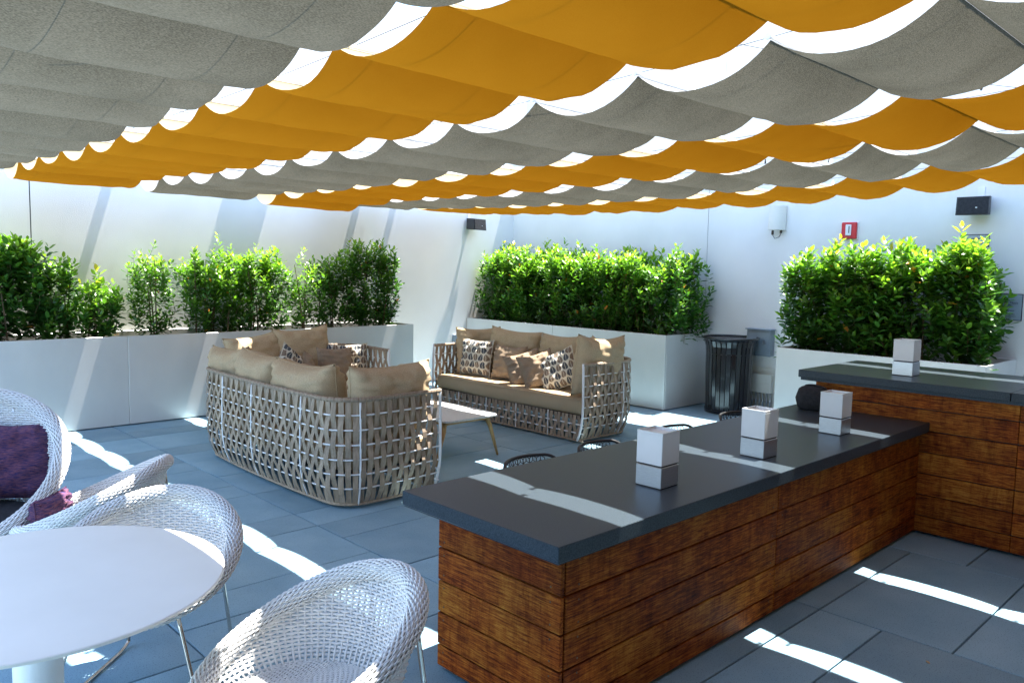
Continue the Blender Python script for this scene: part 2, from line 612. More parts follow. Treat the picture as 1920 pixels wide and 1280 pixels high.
sb = empty('blocker', (4, -2.6, 0), 'unseen grey building closing the terrace on the right, out of frame', 'blocker')  # out of view, added only to cut skylight and darken the right
M['render'] = mat('blocker_grey', (0.10, 0.10, 0.105), (0.14, 0.14, 0.14), 2, 0.9)
boxo('wall', M['render'], (-5.6, -.3, -.05), (5.49, 0, 5.2), sb)
boxo('wall', M['render'], (-5.9, 0.001, -.05), (-5.6, 3.6, 3.4), sb)  # added upright and slab behind the camera, also blocking light
boxo('blocker_slab', M['render'], (-5.9, 0.002, 3.401), (-3.4, 3.6, 3.6), sb)


# ------------------------------------------------------------------ planters
def planter(x0, y0, x1, y1, h, front, seams, label, th=0.03, soil=0.09):
    """hollow box with metal panels; front = 'y' (faces -y) or 'x' (faces -x)"""
    e = empty('planter_box', ((x0 + x1) / 2, (y0 + y1) / 2, 0), label, 'planter')
    ox, oy = (x0 + x1) / 2, (y0 + y1) / 2
    f = lambda a, b, n='side_panel', bev=0.003, m='planter': boxo(n, M[m], (a[0] - ox, a[1] - oy, a[2]), (b[0] - ox, b[1] - oy, b[2]), e, bev)
    if front == 'y':
        ss = [x0] + seams + [x1]
        for a, b in zip(ss, ss[1:]):
            f((a + .002, y0, 0.012), (b - .002, y0 + th, h), 'front_panel')
        f((x0, y1 - th, 0.012), (x1, y1, h))
        f((x0, y0 + th + .001, 0.012), (x0 + th, y1 - th - .001, h - .001))
        f((x1 - th, y0 + th + .001, 0.012), (x1, y1 - th - .001, h - .001))
    else:
        ss = [y0] + seams + [y1]
        for a, b in zip(ss, ss[1:]):
            f((x0, a + .002, 0.012), (x0 + th, b - .002, h), 'front_panel')
        f((x1 - th, y0, 0.012), (x1, y1, h))
        f((x0 + th + .001, y0, 0.012), (x1 - th - .001, y0 + th, h - .001))
        f((x0 + th + .001, y1 - th, 0.012), (x1 - th - .001, y1, h - .001))
    f((x0 + th + .004, y0 + th + .004, 0.02), (x1 - th - .004, y1 - th - .004, h - soil), 'soil', 0, 'soil')
    return e


planter(-1.0, 9.10, 6.79, 9.88, 0.985, 'y', [0.95, 2.92, 4.86], 'long pale metal planter running along the left wall')
planter(8.45, 5.93, 9.49, 9.87, 0.985, 'x', [7.94], 'pale metal planter behind the sofa in the far corner', soil=0.14)
planter(8.45, 2.25, 9.49, 4.40, 0.965, 'x', [], 'short pale metal planter behind the raised bar', soil=0.14)


# ------------------------------------------------------------------ shrubs
def shrub(name, label, cx, cy, wx, wy, z0, z1, shoots, leaf, seed, dark=0.0, sparse=False, along='y', group=None, taper=0.25):
    r = np.random.default_rng(seed)
    leaf *= 1.22 if along == 'x' else 1.08
    e = empty(name, (cx, cy, z0), label, 'shrub', group)
    H = z1 - z0
    V, F, T = [], [], []
    stems = MB()
    nst = 5 if not sparse else 3
    sb = []
    for k in range(nst):
        bx, by = r.uniform(-.25, .25) * wx, r.uniform(-.25, .25) * wy
        tx, ty = bx + r.uniform(-.25, .25) * wx, by + r.uniform(-.25, .25) * wy
        pts = [(bx, by, -0.05), (bx * .9 + tx * .1, by, H * .3), (tx, ty, H * .8)]
        sb.append(pts)
        t_ = np.linspace(0, 1, 6)
        P = np.array([(1 - a) ** 2 * np.array(pts[0]) + 2 * a * (1 - a) * np.array(pts[1]) + a * a * np.array(pts[2]) for a in t_])
        stems.tube(P, np.linspace(.011, .004, 6), 5)
    nleaf = 14
    tops = r.uniform(-.5, .5, (9, 2)) * np.array([wx, wy])
    toph = r.uniform(.70, .97, 9)
    if leaf > .08:
        toph = .88 + (toph - .7) * .4
    toph[0] = 1.0
    for s in range(int(shoots * 1.18)):
        # shoot tip position inside a rounded, uneven box
        u = r.uniform(-1, 1, 2)
        u = np.sign(u) * np.abs(u) ** 0.75
        zf = r.uniform(0.10, 1.0) ** 0.85
        wz = (1 - taper * zf ** 3) * (0.80 + 0.2 * math.sin(zf * 2.6 + .4))
        px, py = u[0] * wx / 2 * wz, u[1] * wy / 2 * wz
        d2 = ((tops - np.array([px, py])) ** 2 / np.array([wx * .35, wy * .35]) ** 2).sum(1)
        i = d2.argmin()
        lim = toph[i] - 0.16 * min(1.5, d2[i])
        if zf > lim:
            zf = lim * r.uniform(.75, 1)
        tip = np.array([px, py, zf * H])
        out = np.array([px / (wx / 2 + 1e-6), py / (wy / 2 + 1e-6), 0.0])
        d = np.array([0, 0, 0.75 + .8 * zf]) + out * r.uniform(.2, .9) * (1.1 - zf * .6) + r.normal(0, .28, 3)
        d /= np.linalg.norm(d)
        Ls = r.uniform(.16, .30) * (1.2 if zf > .8 else 1.0)
        if zf > .55 and r.random() < .10:
            tip = tip + np.array([r.normal(0, .02), r.normal(0, .02), r.uniform(.04, .13)])
            Ls *= 1.3
        base = tip - d * Ls
        if base[2] < 0:
            base[2] = 0.01
        if s % 3 == 0:
            stems.tube([base, tip], [.003, .0015], 3, cap=False)
        a0 = r.uniform(0, 6.28)
        side = np.cross(d, [0.3, 0.5, 0.8])
        side /= np.linalg.norm(side)
        side2 = np.cross(d, side)
        tb = r.uniform(-.14, .16)
        for k in range(nleaf):
            q = k / (nleaf - 1)
            pos = base + (tip - base) * q + r.normal(0, .004, 3)
            a = a0 + k * 2.4
            rad = side * math.cos(a) + side2 * math.sin(a)
            el = 0.10 + 0.85 * q
            ld = rad * math.cos(el) + d * math.sin(el)
            ld[2] -= .12 * (1 - q)
            ld /= np.linalg.norm(ld)
            wdir = np.cross(ld, d)
            nn = np.linalg.norm(wdir)
            if nn < 1e-3:
                continue
            wdir /= nn
            nrm = np.cross(wdir, ld)
            ll = leaf * r.uniform(.75, 1.25) * (1.0 if q < .85 else .75)
            ww = ll * r.uniform(.19, .25)
            b0 = len(V)
            mid = pos + ld * ll * .5 - nrm * ww * .28
            V.extend([pos, pos + ld * ll * .30 + wdir * ww * .9, mid, pos + ld * ll * .30 - wdir * ww * .9, pos + ld * ll - nrm * ll * .10,
                      pos + ld * ll * .70 + wdir * ww * .82, pos + ld * ll * .70 - wdir * ww * .82])
            F.extend([(b0, b0 + 1, b0 + 2), (b0, b0 + 2, b0 + 3), (b0 + 2, b0 + 1, b0 + 5), (b0 + 2, b0 + 5, b0 + 4), (b0 + 2, b0 + 4, b0 + 6), (b0 + 2, b0 + 6, b0 + 3)])
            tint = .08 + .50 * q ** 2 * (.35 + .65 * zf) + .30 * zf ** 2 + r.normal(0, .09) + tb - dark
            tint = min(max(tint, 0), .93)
            if r.random() < .0035:
                tint = 1.0
            T.extend([tint] * 7)
    me = bpy.data.meshes.new('foliage')
    me.from_pydata(np.array(V).tolist(), [], F)
    at = me.attributes.new('tint', 'FLOAT', 'POINT')
    at.data.foreach_set('value', np.array(T, dtype=np.float32))
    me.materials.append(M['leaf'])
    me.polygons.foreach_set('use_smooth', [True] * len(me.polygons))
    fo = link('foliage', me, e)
    fo['kind'] = 'stuff'
    stems.build('stem', M['stem'], e)
    return e


GL, GM, GR = 'laurel shrubs in the long left planter', 'laurel shrubs in the corner planter', 'laurel shrubs behind the raised bar'
sh_l = [  # cx, width, top, shoots, leaf, dark
    (1.62, 1.15, 2.10, 300, .085, .10, 'dense dark shrub cut by the left edge of the photo'),
    (2.36, .34, 1.90, 62, .075, .02, 'slim upright shrub just right of the leftmost dark shrub'),
    (2.74, .38, 1.66, 66, .075, -.04, 'low light green shrub with a bare gap to its right'),
    (3.30, .44, 2.05, 84, .060, -.04, 'thin open shrub standing alone past the bare gap'),
    (3.98, .62, 2.06, 180, .062, -.04, 'bushy bright shrub right of the thin open one'),
    (4.62, .62, 2.12, 185, .064, -.03, 'full leafy shrub directly above the left end of the near sofa'),
    (5.20, .30, 2.02, 44, .055, -.08, 'wispy pale shrub between two full ones above the near sofa'),
    (5.62, .42, 2.10, 105, .065, .02, 'mid-height shrub left of the last dark shrub in the row'),
    (6.28, .74, 2.20, 230, .068, .08, 'wide dark shrub at the right end of the long planter')]
for i, (cx, wd, top, n, lf, dk, lab) in enumerate(sh_l):
    shrub('laurel_shrub', lab, cx, 9.48, wd * 1.22, .60, .90, top, n, lf, 20 + i, dk, n < 140, 'x', GL)
sh_m = [(9.30, 1.05, 2.24, 330, .085, .0, 'leftmost laurel of the corner planter, against the side wall'),
        (8.45, .95, 2.22, 300, .085, .0, 'laurel second from the side wall in the corner planter'),
        (7.45, 1.15, 2.18, 360, .085, .0, 'laurel second from the open end of the corner planter'),
        (6.45, 1.15, 2.16, 360, .085, .03, 'laurel at the open end of the corner planter, near the litter bin')]
for i, (cy, wd, top, n, lf, dk, lab) in enumerate(sh_m):
    shrub('laurel_shrub', lab, 8.97, cy, .85, wd * 1.12, .85, top, n, lf, 50 + i, dk, False, 'y', GM, .15)
sh_r = [(3.95, 1.05, 2.18, 340, .10, .0, 'left laurel of the short planter, below the red alarm'),
        (2.95, 1.25, 2.24, 420, .10, .0, 'right laurel of the short planter, in front of the wall sign')]
for i, (cy, wd, top, n, lf, dk, lab) in enumerate(sh_r):
    shrub('laurel_shrub', lab, 8.97, cy, .85, wd * 1.08, .83, top, n, lf, 70 + i, dk, False, 'y', GR, .12)


# ------------------------------------------------------------------ shade canopy
def zrod(x, y):
    d = y - 5.6
    z = 2.70 + .0079 * min(d * d, 22.0) if y < 5.6 else 2.70 + .0060 * d * d
    return z - (0.035 if x > 3.5 else 0.0)


rows = [  # xa, xb, y1 offset, spacing, cloth, name
    (0.63, 1.725, 1.70, .70, 'grey'), (1.85, 2.99, 1.66, .70, 'orange'), (3.12, 4.27, 1.72, .688, 'grey'),
    (4.40, 5.55, 1.62, .685, 'orange'), (5.68, 6.83, 1.70, .662, 'grey'), (6.97, 8.22, 1.68, .65, 'orange')]
rowlab = ['grey canvas shade row filling the top left of the photo',
          'broad orange canvas shade row between the two nearest grey rows', 'grey canvas shade row crossing the middle of the canopy to the top right',
          'second orange canvas shade row, beyond the middle grey row', 'farthest grey canvas shade row', 'farthest orange canvas shade row, next to the back wall']


def swag(xa, xb, y0, y1, z0, z1, sag, seed, slack=1.0):
    r = random.Random(seed)
    nx, ny = 44, 16
    ph = [r.uniform(0, 6.28) for _ in range(8)]
    am = [r.uniform(.3, 1) for _ in range(8)]
    V = []
    for i in range(nx + 1):
        u = i / nx
        x = xa + (xb - xa) * u
        ed = min(u, 1 - u)
        for j in range(ny + 1):
            t = .5 - .5 * math.cos(math.pi * j / ny)
            prof = 4 * t * (1 - t)
            prof = .35 * prof + .65 * (1 - abs(2 * t - 1) ** 2.6)
            s_ = sag * (1 + .05 * math.sin(u * 5 + ph[0]) * am[0]) - (0.012 * math.exp(-ed * 22)) * slack
            z = z0 + (z1 - z0) * t - s_ * prof
            z += .0060 * am[4] * math.sin(u * 46 + 5 * t + ph[1]) * math.exp(-ed * 13) * prof
            z += .0022 * am[2] * math.sin(u * 16 + t * 9 + ph[2]) * prof
            z += .0052 * am[3] * math.sin((u * 24 - t * 17) + ph[3]) * prof * (u ** 2) + .0026 * am[5] * math.sin(u * 31 + t * 7 + ph[5]) * prof * u
            y = y0 + (y1 - y0) * t + .003 * math.sin(u * 9 + ph[4]) * prof
            V.append((x + (0.008 * math.exp(-ed * 30)) * prof * (1 if u < .5 else -1), y, z))
    F = []
    for i in range(nx):
        for j in range(ny):
            a = i * (ny + 1) + j
            F.append((a, a + 1, a + ny + 2, a + ny + 1))
    mb = MB()
    mb.add(V, F)
    return mb


rodm = {}
for ri, (xa, xb, ys, sp, colr) in enumerate(rows):
    e = empty('shade_canopy', (xa, 0, 0), rowlab[ri], 'shade canopy', 'rows of fabric shade hung overhead')
    k0 = -8
    k1 = int((9.15 - ys) / sp)
    for k in range(k0, k1 + 1):
        ya, yb = ys + k * sp, ys + (k + 1) * sp
        za, zb = zrod(xa + .6, ya), zrod(xa + .6, yb)
        sag = .126 * (1 + .10 * random.Random(ri * 31 + k).uniform(-1, 1))
        if k >= k1 - 1 and ri < 4:
            sag = ((.15, .13), (.19, .13), (.18, .13), (.23, .17))[ri][0 if k == k1 else 1]
        mb = swag(0, xb - xa, ya + .0005, yb - .0005, za - .010, zb - .010, sag, ri * 100 + k)
        mb.build('fabric_panel', M[colr + '_cloth'], e, smooth=True)
    for k in range(k0, k1 + 2):
        ya = ys + k * sp
        za = zrod(xa + .6, ya)
        L_ = xb - xa + .05
        key = round(L_, 3)
        if key not in rodm:
            mb = MB()
            mb.tube([(-.025, 0, 0), (L_ - .025, 0, 0)], .0095, 10)
            mb.tube([(-.030, 0, 0), (-.024, 0, 0)], .017, 12)
            mb.tube([(L_ - .026, 0, 0), (L_ - .02, 0, 0)], .017, 12)
            for hx in (.24, xb - xa - .24):
                mb.box(hx - .008, -.012, .012, hx + .008, .012, .05)
                mb.tube([(hx, 0, .05), (hx + .004, 0, .075)], .003, 6)
            rodm[key] = mb.mesh('rod', M['white_metal'], False)
        link('rod', rodm[key], e, (0, ya, za + .002))
# suspension wires the rods ride on
for ri, (xa, xb, ys, sp, colr) in enumerate(rows):
    for si, hx in enumerate((.24, xb - xa - .24)):
        x = xa + hx
        pts = [(0, yy, zrod(xa + .6, yy) + .085) for yy in np.linspace(-3.9, WY, 24)]
        mb = MB()
        mb.tube(pts, .0018, 5)
        o = mb.build('support_wire', M['black_matte'], None, (x, 0, 0))
        tag(o, 'thin steel wire on the %s side of the %s %s shade row' % (('near', 'far')[si], ('nearest', 'second', 'third', 'fourth', 'fifth', 'farthest')[ri], colr),
            'wire', 'wires carrying the canopy')
# blocks added to cast shade bands on the side wall; string lights above
for bx, bw_, zz, lab in ((5.05, .55, 3.9, 'wide white block added high on the side wall to cast a shade band'), (1.35, .045, 3.4, 'slim white block nearest the camera, added to cast a streak on the side wall'),
                         (3.3, .035, 3.7, 'slim white block above the thin shrub, added to cast a wall streak'), (6.6, .035, 3.5, 'slim white block above the dark shrub, added to cast a wall streak'),
                         (7.35, .03, 3.9, 'slim white block nearest the corner, added to cast a wall streak')):
    o = boxo('shadow_caster', M['white_metal'], (-bw_ / 2, -.28, -.14), (bw_ / 2, -.002, .14), None, .004, (bx, WY, zz))
    tag(o, lab, 'shadow_block', 'added shadow casters on the side wall')
for li, (x0, y0, x1, y1, zz) in enumerate(((1.2, 3.9, 9.5, 1.0, 3.45), (0.9, 7.5, 9.5, 4.2, 3.2))):
    e = empty('string_light', (x0, y0, zz), ('black string light cable slung over the near right of the canopy', 'black string light cable slung over the left of the canopy',
                                             'black string light cable running away towards the side wall')[li], 'string light', 'string lights above the canopy')
    n = 40
    pts = [((x1 - x0) * t, (y1 - y0) * t, -.22 * 4 * t * (1 - t)) for t in np.linspace(0, 1, n)]
    mb = MB()
    mb.tube(pts, .0025, 5)
    mb.build('cable', M['black_matte'], e)
    for k in range(2, n - 1, 4):
        mb = MB()
        mb.lathe([(.003, 0), (.008, -.003), (.008, -.022), (.010, -.03), (.010, -.042), (.006, -.05), (.001, -.052)], 0, 0, 10)
        mb.build('lamp_holder', M['black_matte'], e, pts[k], smooth=True)


# ------------------------------------------------------------------ bars
def plank_row(e, horiz, fixed_, a, b, zs, joints, m='wood', th=.02, side=1):
    """planks on a face. horiz 'x': face at y=fixed_, runs a..b in x; 'y': face at x=fixed_"""
    for z0, z1 in zip(zs, zs[1:]):
        ss = [a] + joints + [b]
        for p, q in zip(ss, ss[1:]):
            g_ = .0035
            L_ = q - p - .003
            mb = MB()
            mb.box(-L_ / 2, -th / 2, z0 + g_, L_ / 2, th / 2, z1 - g_, .003)
            pr = random.uniform(-.0015, .0015)
            if horiz == 'x':
                loc, rz = ((p + q) / 2, fixed_ + side * (th / 2) + pr, 0), 0
            else:
                loc, rz = (fixed_ + side * (th / 2) + pr, (p + q) / 2, 0), math.pi / 2
            o = fixn(mb.build('plank', M[m], e, (loc[0] - e.location.x, loc[1] - e.location.y, 0), rz))
            # small plugs near the ends
    return


# lower bar
LB = empty('low_bar', (3.9, 2.3, 0), 'low bar counter clad in brown boards with dark stone top, in the foreground', 'bar counter')
zs = [.018, .12, .27, .416, .566, .728]
ox, oy = 3.9, 2.3
boxo('core', M['dark_line'], (2.165 - ox, 1.955 - oy, .03), (5.825 - ox, 2.645 - oy, .722), LB)
plank_row(LB, 'y', 2.14, 1.93 + .0, 2.673, zs, [])
plank_row(LB, 'x', 1.93, 2.165, 5.826, zs, [3.81])
plank_row(LB, 'x', 2.673, 2.165, 5.826, zs, [3.81], side=-1)
boxo('countertop', M['stone_top'], (2.055 - ox, 1.872 - oy, .736), (5.826 - ox, 2.83 - oy, .80), LB, .003)
boxo('countertop_lip', M['stone_top'], (2.062 - ox, 1.879 - oy, .7295), (5.82 - ox, 2.823 - oy, .7355), LB)
# screw heads on the near end
sc_ = MB()
for z0, z1 in zip(zs, zs[1:]):
    for yy in (1.985, 2.63):
        for zz in (z0 + .03, z1 - .03):
            sc_.tube([(2.1385, yy, zz), (2.143, yy, zz)], .0042, 8)
    for xx in (2.24, 3.76, 3.86):
        for zz in (z0 + .03, z1 - .03):
            sc_.tube([(xx, 1.9285, zz), (xx, 1.933, zz)], .0042, 8)
o = sc_.build('screw_head', M['stem'], LB, (-ox, -oy, 0))
o['kind'] = 'stuff'

# raised bar
HB = empty('raised_bar', (6.2, 0.6, 0), 'taller bar counter with dark stone top at the right, end wall of the low bar', 'bar counter')
ox, oy = 6.2, 0.6
zs2 = [.018, .135, .285, .435, .585, .735, .885, 1.002]
boxo('core', M['dark_line'], (5.855 - ox, -1.9 - oy, .03), (6.60 - ox, 2.68 - oy, .998), HB)
plank_row(HB, 'y', 5.83, -1.93, 2.70, zs2, [-.35, 1.34])
plank_row(HB, 'x', 2.70, 5.855, 6.62, zs2, [], side=-1)
plank_row(HB, 'y', 6.625, -1.93, 2.70, zs2, [.5], side=-1)
for a, b in ((-2.0, 1.372), (1.376, 2.79)):
    boxo('countertop', M['stone_top'], (5.72 - ox, a - oy, 1.024), (6.79 - ox, b - oy, 1.08), HB, .003)
boxo('countertop_lip', M['stone_top'], (5.735 - ox, -1.99 - oy, 1.003), (6.775 - ox, 2.775 - oy, 1.0235), HB)


# ------------------------------------------------------------------ lamps on the bars
def lantern(x, y, z, label, rz=0.0):
    e = empty('cube_lantern', (x, y, z), label, 'lantern', 'cube lanterns on the bar tops', rz)
    s = .0715
    boxo('metal_base', M['steel'], (-s, -s, .004), (s, s, .101), e, .002)
    boxo('foot', M['black_matte'], (-s + .002, -s + .002, 0), (s - .002, s - .002, .0038), e)
    boxo('spacer', M['black_matte'], (-s + .006, -s + .006, .1012), (s - .006, s - .006, .1088), e)
    mb = MB()
    t = .008
    mb.box(-s, -s, .109, s, s, .252, .002)
    fixn(mb.build('glass_shade', M['glass_white'], e))
    mb = MB()
    for a, b in (((-s, -s), (s, -s + t)), ((-s, s - t), (s, s)), ((-s, -s + t + .0005), (-s + t, s - t - .0005)), ((s - t, -s + t + .0005), (s, s - t - .0005))):
        mb.box(a[0] + .0003, a[1] + .0003, .2522, b[0] - .0003, b[1] - .0003, .263)
    fixn(mb.build('rim', M['glass_white'], e))
    return e


lantern(3.035, 2.15, .80, 'white cube lantern nearest the camera on the low bar', .02)
lantern(3.965, 2.14, .80, 'white cube lantern in the middle of the low bar', -.02)
lantern(4.935, 2.145, .80, 'white cube lantern on the low bar beside the black bag', .0)
lantern(6.09, 2.145, 1.08, 'white cube lantern on the raised bar', .0)

# black bag
bag = empty('black_bag', (5.67, 2.64, .80), 'small rounded black fabric bag on the low bar against the raised bar', 'bag', rz=.35)
mb = MB()
rg = []
for k in range(13):
    v = -1 + 2 * k / 12
    hw = .095 * (1 - abs(v) ** 3.2) ** .4 + .003
    ring = []
    for a in np.linspace(0, 2 * math.pi, 24, endpoint=False):
        c_, s_ = math.cos(a), math.sin(a)
        rr_ = hw * (1 + .03 * math.sin(3 * a + 5 * v))
        yy = .080 + rr_ * abs(s_) ** .8 * math.copysign(1, s_) * .98
        ring.append((rr_ * abs(c_) ** .8 * math.copysign(1, c_) * .98, v * .125, max(yy, .0)))
    rg.append(ring)
mb.loft(rg, cap=True)
autosmooth(fixn(mb.build('body', M['black_fabric'], bag)), 60)
mb = MB()
mb.tube([(.0 + .02 * math.cos(a), .06 * math.cos(a), .168 + .014 * math.sin(a)) for a in np.linspace(0, math.pi, 12)], .008, 6)
mb.build('handle', M['black_fabric'], bag, smooth=True)
mb = MB()
mb.tube([(0.02, .118 * t, .080 + .0945 * math.sqrt(max(0, 1 - t ** 4))) for t in np.linspace(-.97, .97, 16)], .0035, 5)
mb.build('zip', M['steel'], bag, smooth=True)


# ------------------------------------------------------------------ pillows
def pillow_mesh(w_, h_, t_, seed, wr=1.0, n=26, name='pillow', m=None):
    r = random.Random(seed)
    ph = [r.uniform(0, 6.28) for _ in range(10)]
    V, UV = [], []
    for sgn in (1, -1):
        for j in range(n + 1):
            for i in range(n + 1):
                u, v = -1 + 2 * i / n, -1 + 2 * j / n
                # pulled-in edges, pointed corners
                x = u * w_ / 2 * (1 - .07 * (1 - v * v) * abs(u) ** 2 * 1.0)
                y = v * h_ / 2 * (1 - .09 * (1 - u * u) * abs(v) ** 2)
                f = max(0.0, (1 - u ** 4)) ** .52 * max(0.0, (1 - v ** 4)) ** .52
                z = sgn * t_ / 2 * f
                if v > .2:
                    y -= .035 * h_ * (v - .2) * (1 - u * u) * (1 + .5 * math.sin(ph[8]))   # slumped top edge
                d = wr * .0065 * (math.sin(9 * u + 5 * v + ph[0]) + .8 * math.sin(-7 * u + 11 * v + ph[1]) + .7 * math.sin(15 * u * v + ph[2])
                                  + .6 * math.sin(21 * v + 3 * u + ph[3]))
                edge = (1 - f) * f * 4
                d += wr * .0095 * edge * math.sin(26 * (u if abs(v) > abs(u) else v) + ph[4])
                z += sgn * d * min(1, f * 3)
                V.append((x, z, y))
                UV.append(((u + 1) / 2, (v + 1) / 2))
    F = []
    o = (n + 1) ** 2
    for j in range(n):
        for i in range(n):
            a = j * (n + 1) + i
            F.append((a, a + 1, a + n + 2, a + n + 1))
            F.append((o + a, o + a + n + 1, o + a + n + 2, o + a + 1))
    me = bpy.data.meshes.new(name)
    me.from_pydata(V, [], F)
    uvl = me.uv_layers.new(name='UVMap')
    for lp in me.loops:
        uvl.data[lp.index].uv = UV[lp.vertex_index]
    bm = bmesh.new()
    bm.from_mesh(me)
    bmesh.ops.remove_doubles(bm, verts=bm.verts, dist=1e-5)
    bmesh.ops.recalc_face_normals(bm, faces=bm.faces)
    bm.to_mesh(me)
    bm.free()
    me.polygons.foreach_set('use_smooth', [True] * len(me.polygons))
    me.materials.append(m)
    return me


def pillow(label, w_, h_, t_, loc, yaw, lean, m, seed, roll=0.0, group=None, name='throw_pillow', wr=1.0, cat='pillow'):
    """loc = centre of the bottom edge; yaw = heading the face points to; lean = tilt back"""
    me = pillow_mesh(w_, h_, t_, seed, wr, m=M[m], name=name)
    o = bpy.data.objects.new(name, me)
    COL.objects.link(o)
    mt = Matrix.Translation(loc) @ Matrix.Rotation(yaw + math.pi / 2, 4, 'Z') @ Matrix.Rotation(lean, 4, 'X') @ Matrix.Rotation(roll, 4, 'Y') @ Matrix.Translation((0, 0, h_ / 2))
    o.matrix_world = mt
    tag(o, label, cat, group)
    # welt along the seam
    mb = MB()
    ring = []
    n = 20
    for s in range(4):
        for k in range(n):
            q = -1 + 2 * k / n
            u, v = ((q, -1), (1, q), (-q, 1), (-1, -q))[s]
            x = u * w_ / 2 * (1 - .07 * (1 - v * v) * abs(u) ** 2)
            y = v * h_ / 2 * (1 - .09 * (1 - u * u) * abs(v) ** 2)
            if v > .2:
                r = random.Random(seed)
                p8 = [r.uniform(0, 6.28) for _ in range(10)][8]
                y -= .035 * h_ * (v - .2) * (1 - u * u) * (1 + .5 * math.sin(p8))
            ring.append((x, 0, y))
    mb.tube(ring, .0035, 5, closed=True)
    mb.build('welt', M[m], o, smooth=True)
    return o


# ------------------------------------------------------------------ woven sofas
SH = .84
ROD_Z = [.165, .275, .385, .495, .605, .715]


def sofa_path(L_, D, rc=.30, n=14):
    """U-shaped outline, local: open side +x; from (D/2,-L/2) round the back to (D/2, L/2). returns list of (x,y)"""
    P = []
    a, b = D / 2, L_ / 2
    for t in np.linspace(0, 1, 10)[:-1]:
        P.append((a + (-a * 1.0 + rc - a) * t, -b - .02 * math.sin(t * math.pi / 2)))
    cx, cy = -a + rc, -b + rc - .02
    for t in np.linspace(0, math.pi / 2, n)[:-1]:
        P.append((cx - rc * math.sin(t), cy - rc * math.cos(t)))
    for t in np.linspace(-1, 1, 26)[:-1]:
        P.append((-a - .03 * (1 - t * t), t * (b + .02 - rc)))
    for t in np.linspace(0, math.pi / 2, n)[:-1]:
        P.append((cx - rc * math.cos(t), -cy + rc * math.sin(t)))
    for t in np.linspace(0, 1, 10):
        P.append((-a + rc + (2 * a - rc) * t, b + .02 * math.cos(t * math.pi / 2)))
    return np.array(P)


def inset(z):
    if z > .36:
        return .012 * ((z - .36) / .48) ** 2
    return .085 * ((.36 - z) / .36) ** 2.2


def strap_mesh(phase, z0, z1, rods, w_=.041, curved=True):
    key = [(z0, 0)]
    for i, rz_ in enumerate(rods):
        key.append((rz_, .012 if (i + phase) % 2 else -.012))
    key.append((z1, 0))
    zz = np.linspace(z0, z1, 19 if len(rods) > 3 else 9)
    ks = np.array(key)
    mb = MB()
    rings = []
    for z in zz:
        i = np.searchsorted(ks[:, 0], z, side='right') - 1
        i = min(max(i, 0), len(ks) - 2)
        t = (z - ks[i, 0]) / (ks[i + 1, 0] - ks[i, 0])
        t = t * t * (3 - 2 * t)
        off = ks[i, 1] + (ks[i + 1, 1] - ks[i, 1]) * t - (inset(z) if curved else 0)
        rings.append([(off - .0015, -w_ / 2, z), (off + .0015, -w_ / 2, z), (off + .0015, w_ / 2, z), (off - .0015, w_ / 2, z)])
    mb.loft(rings, cap=True)
    o = mb.mesh('strap', M['strap'], False)
    return o


STRAPS = [strap_mesh(p, .035, SH - .01, ROD_Z) for p in (0, 1)]
FROD = [.11, .20]
FSTRAPS = [strap_mesh(p, .035, .295, FROD, curved=False) for p in (0, 1)]


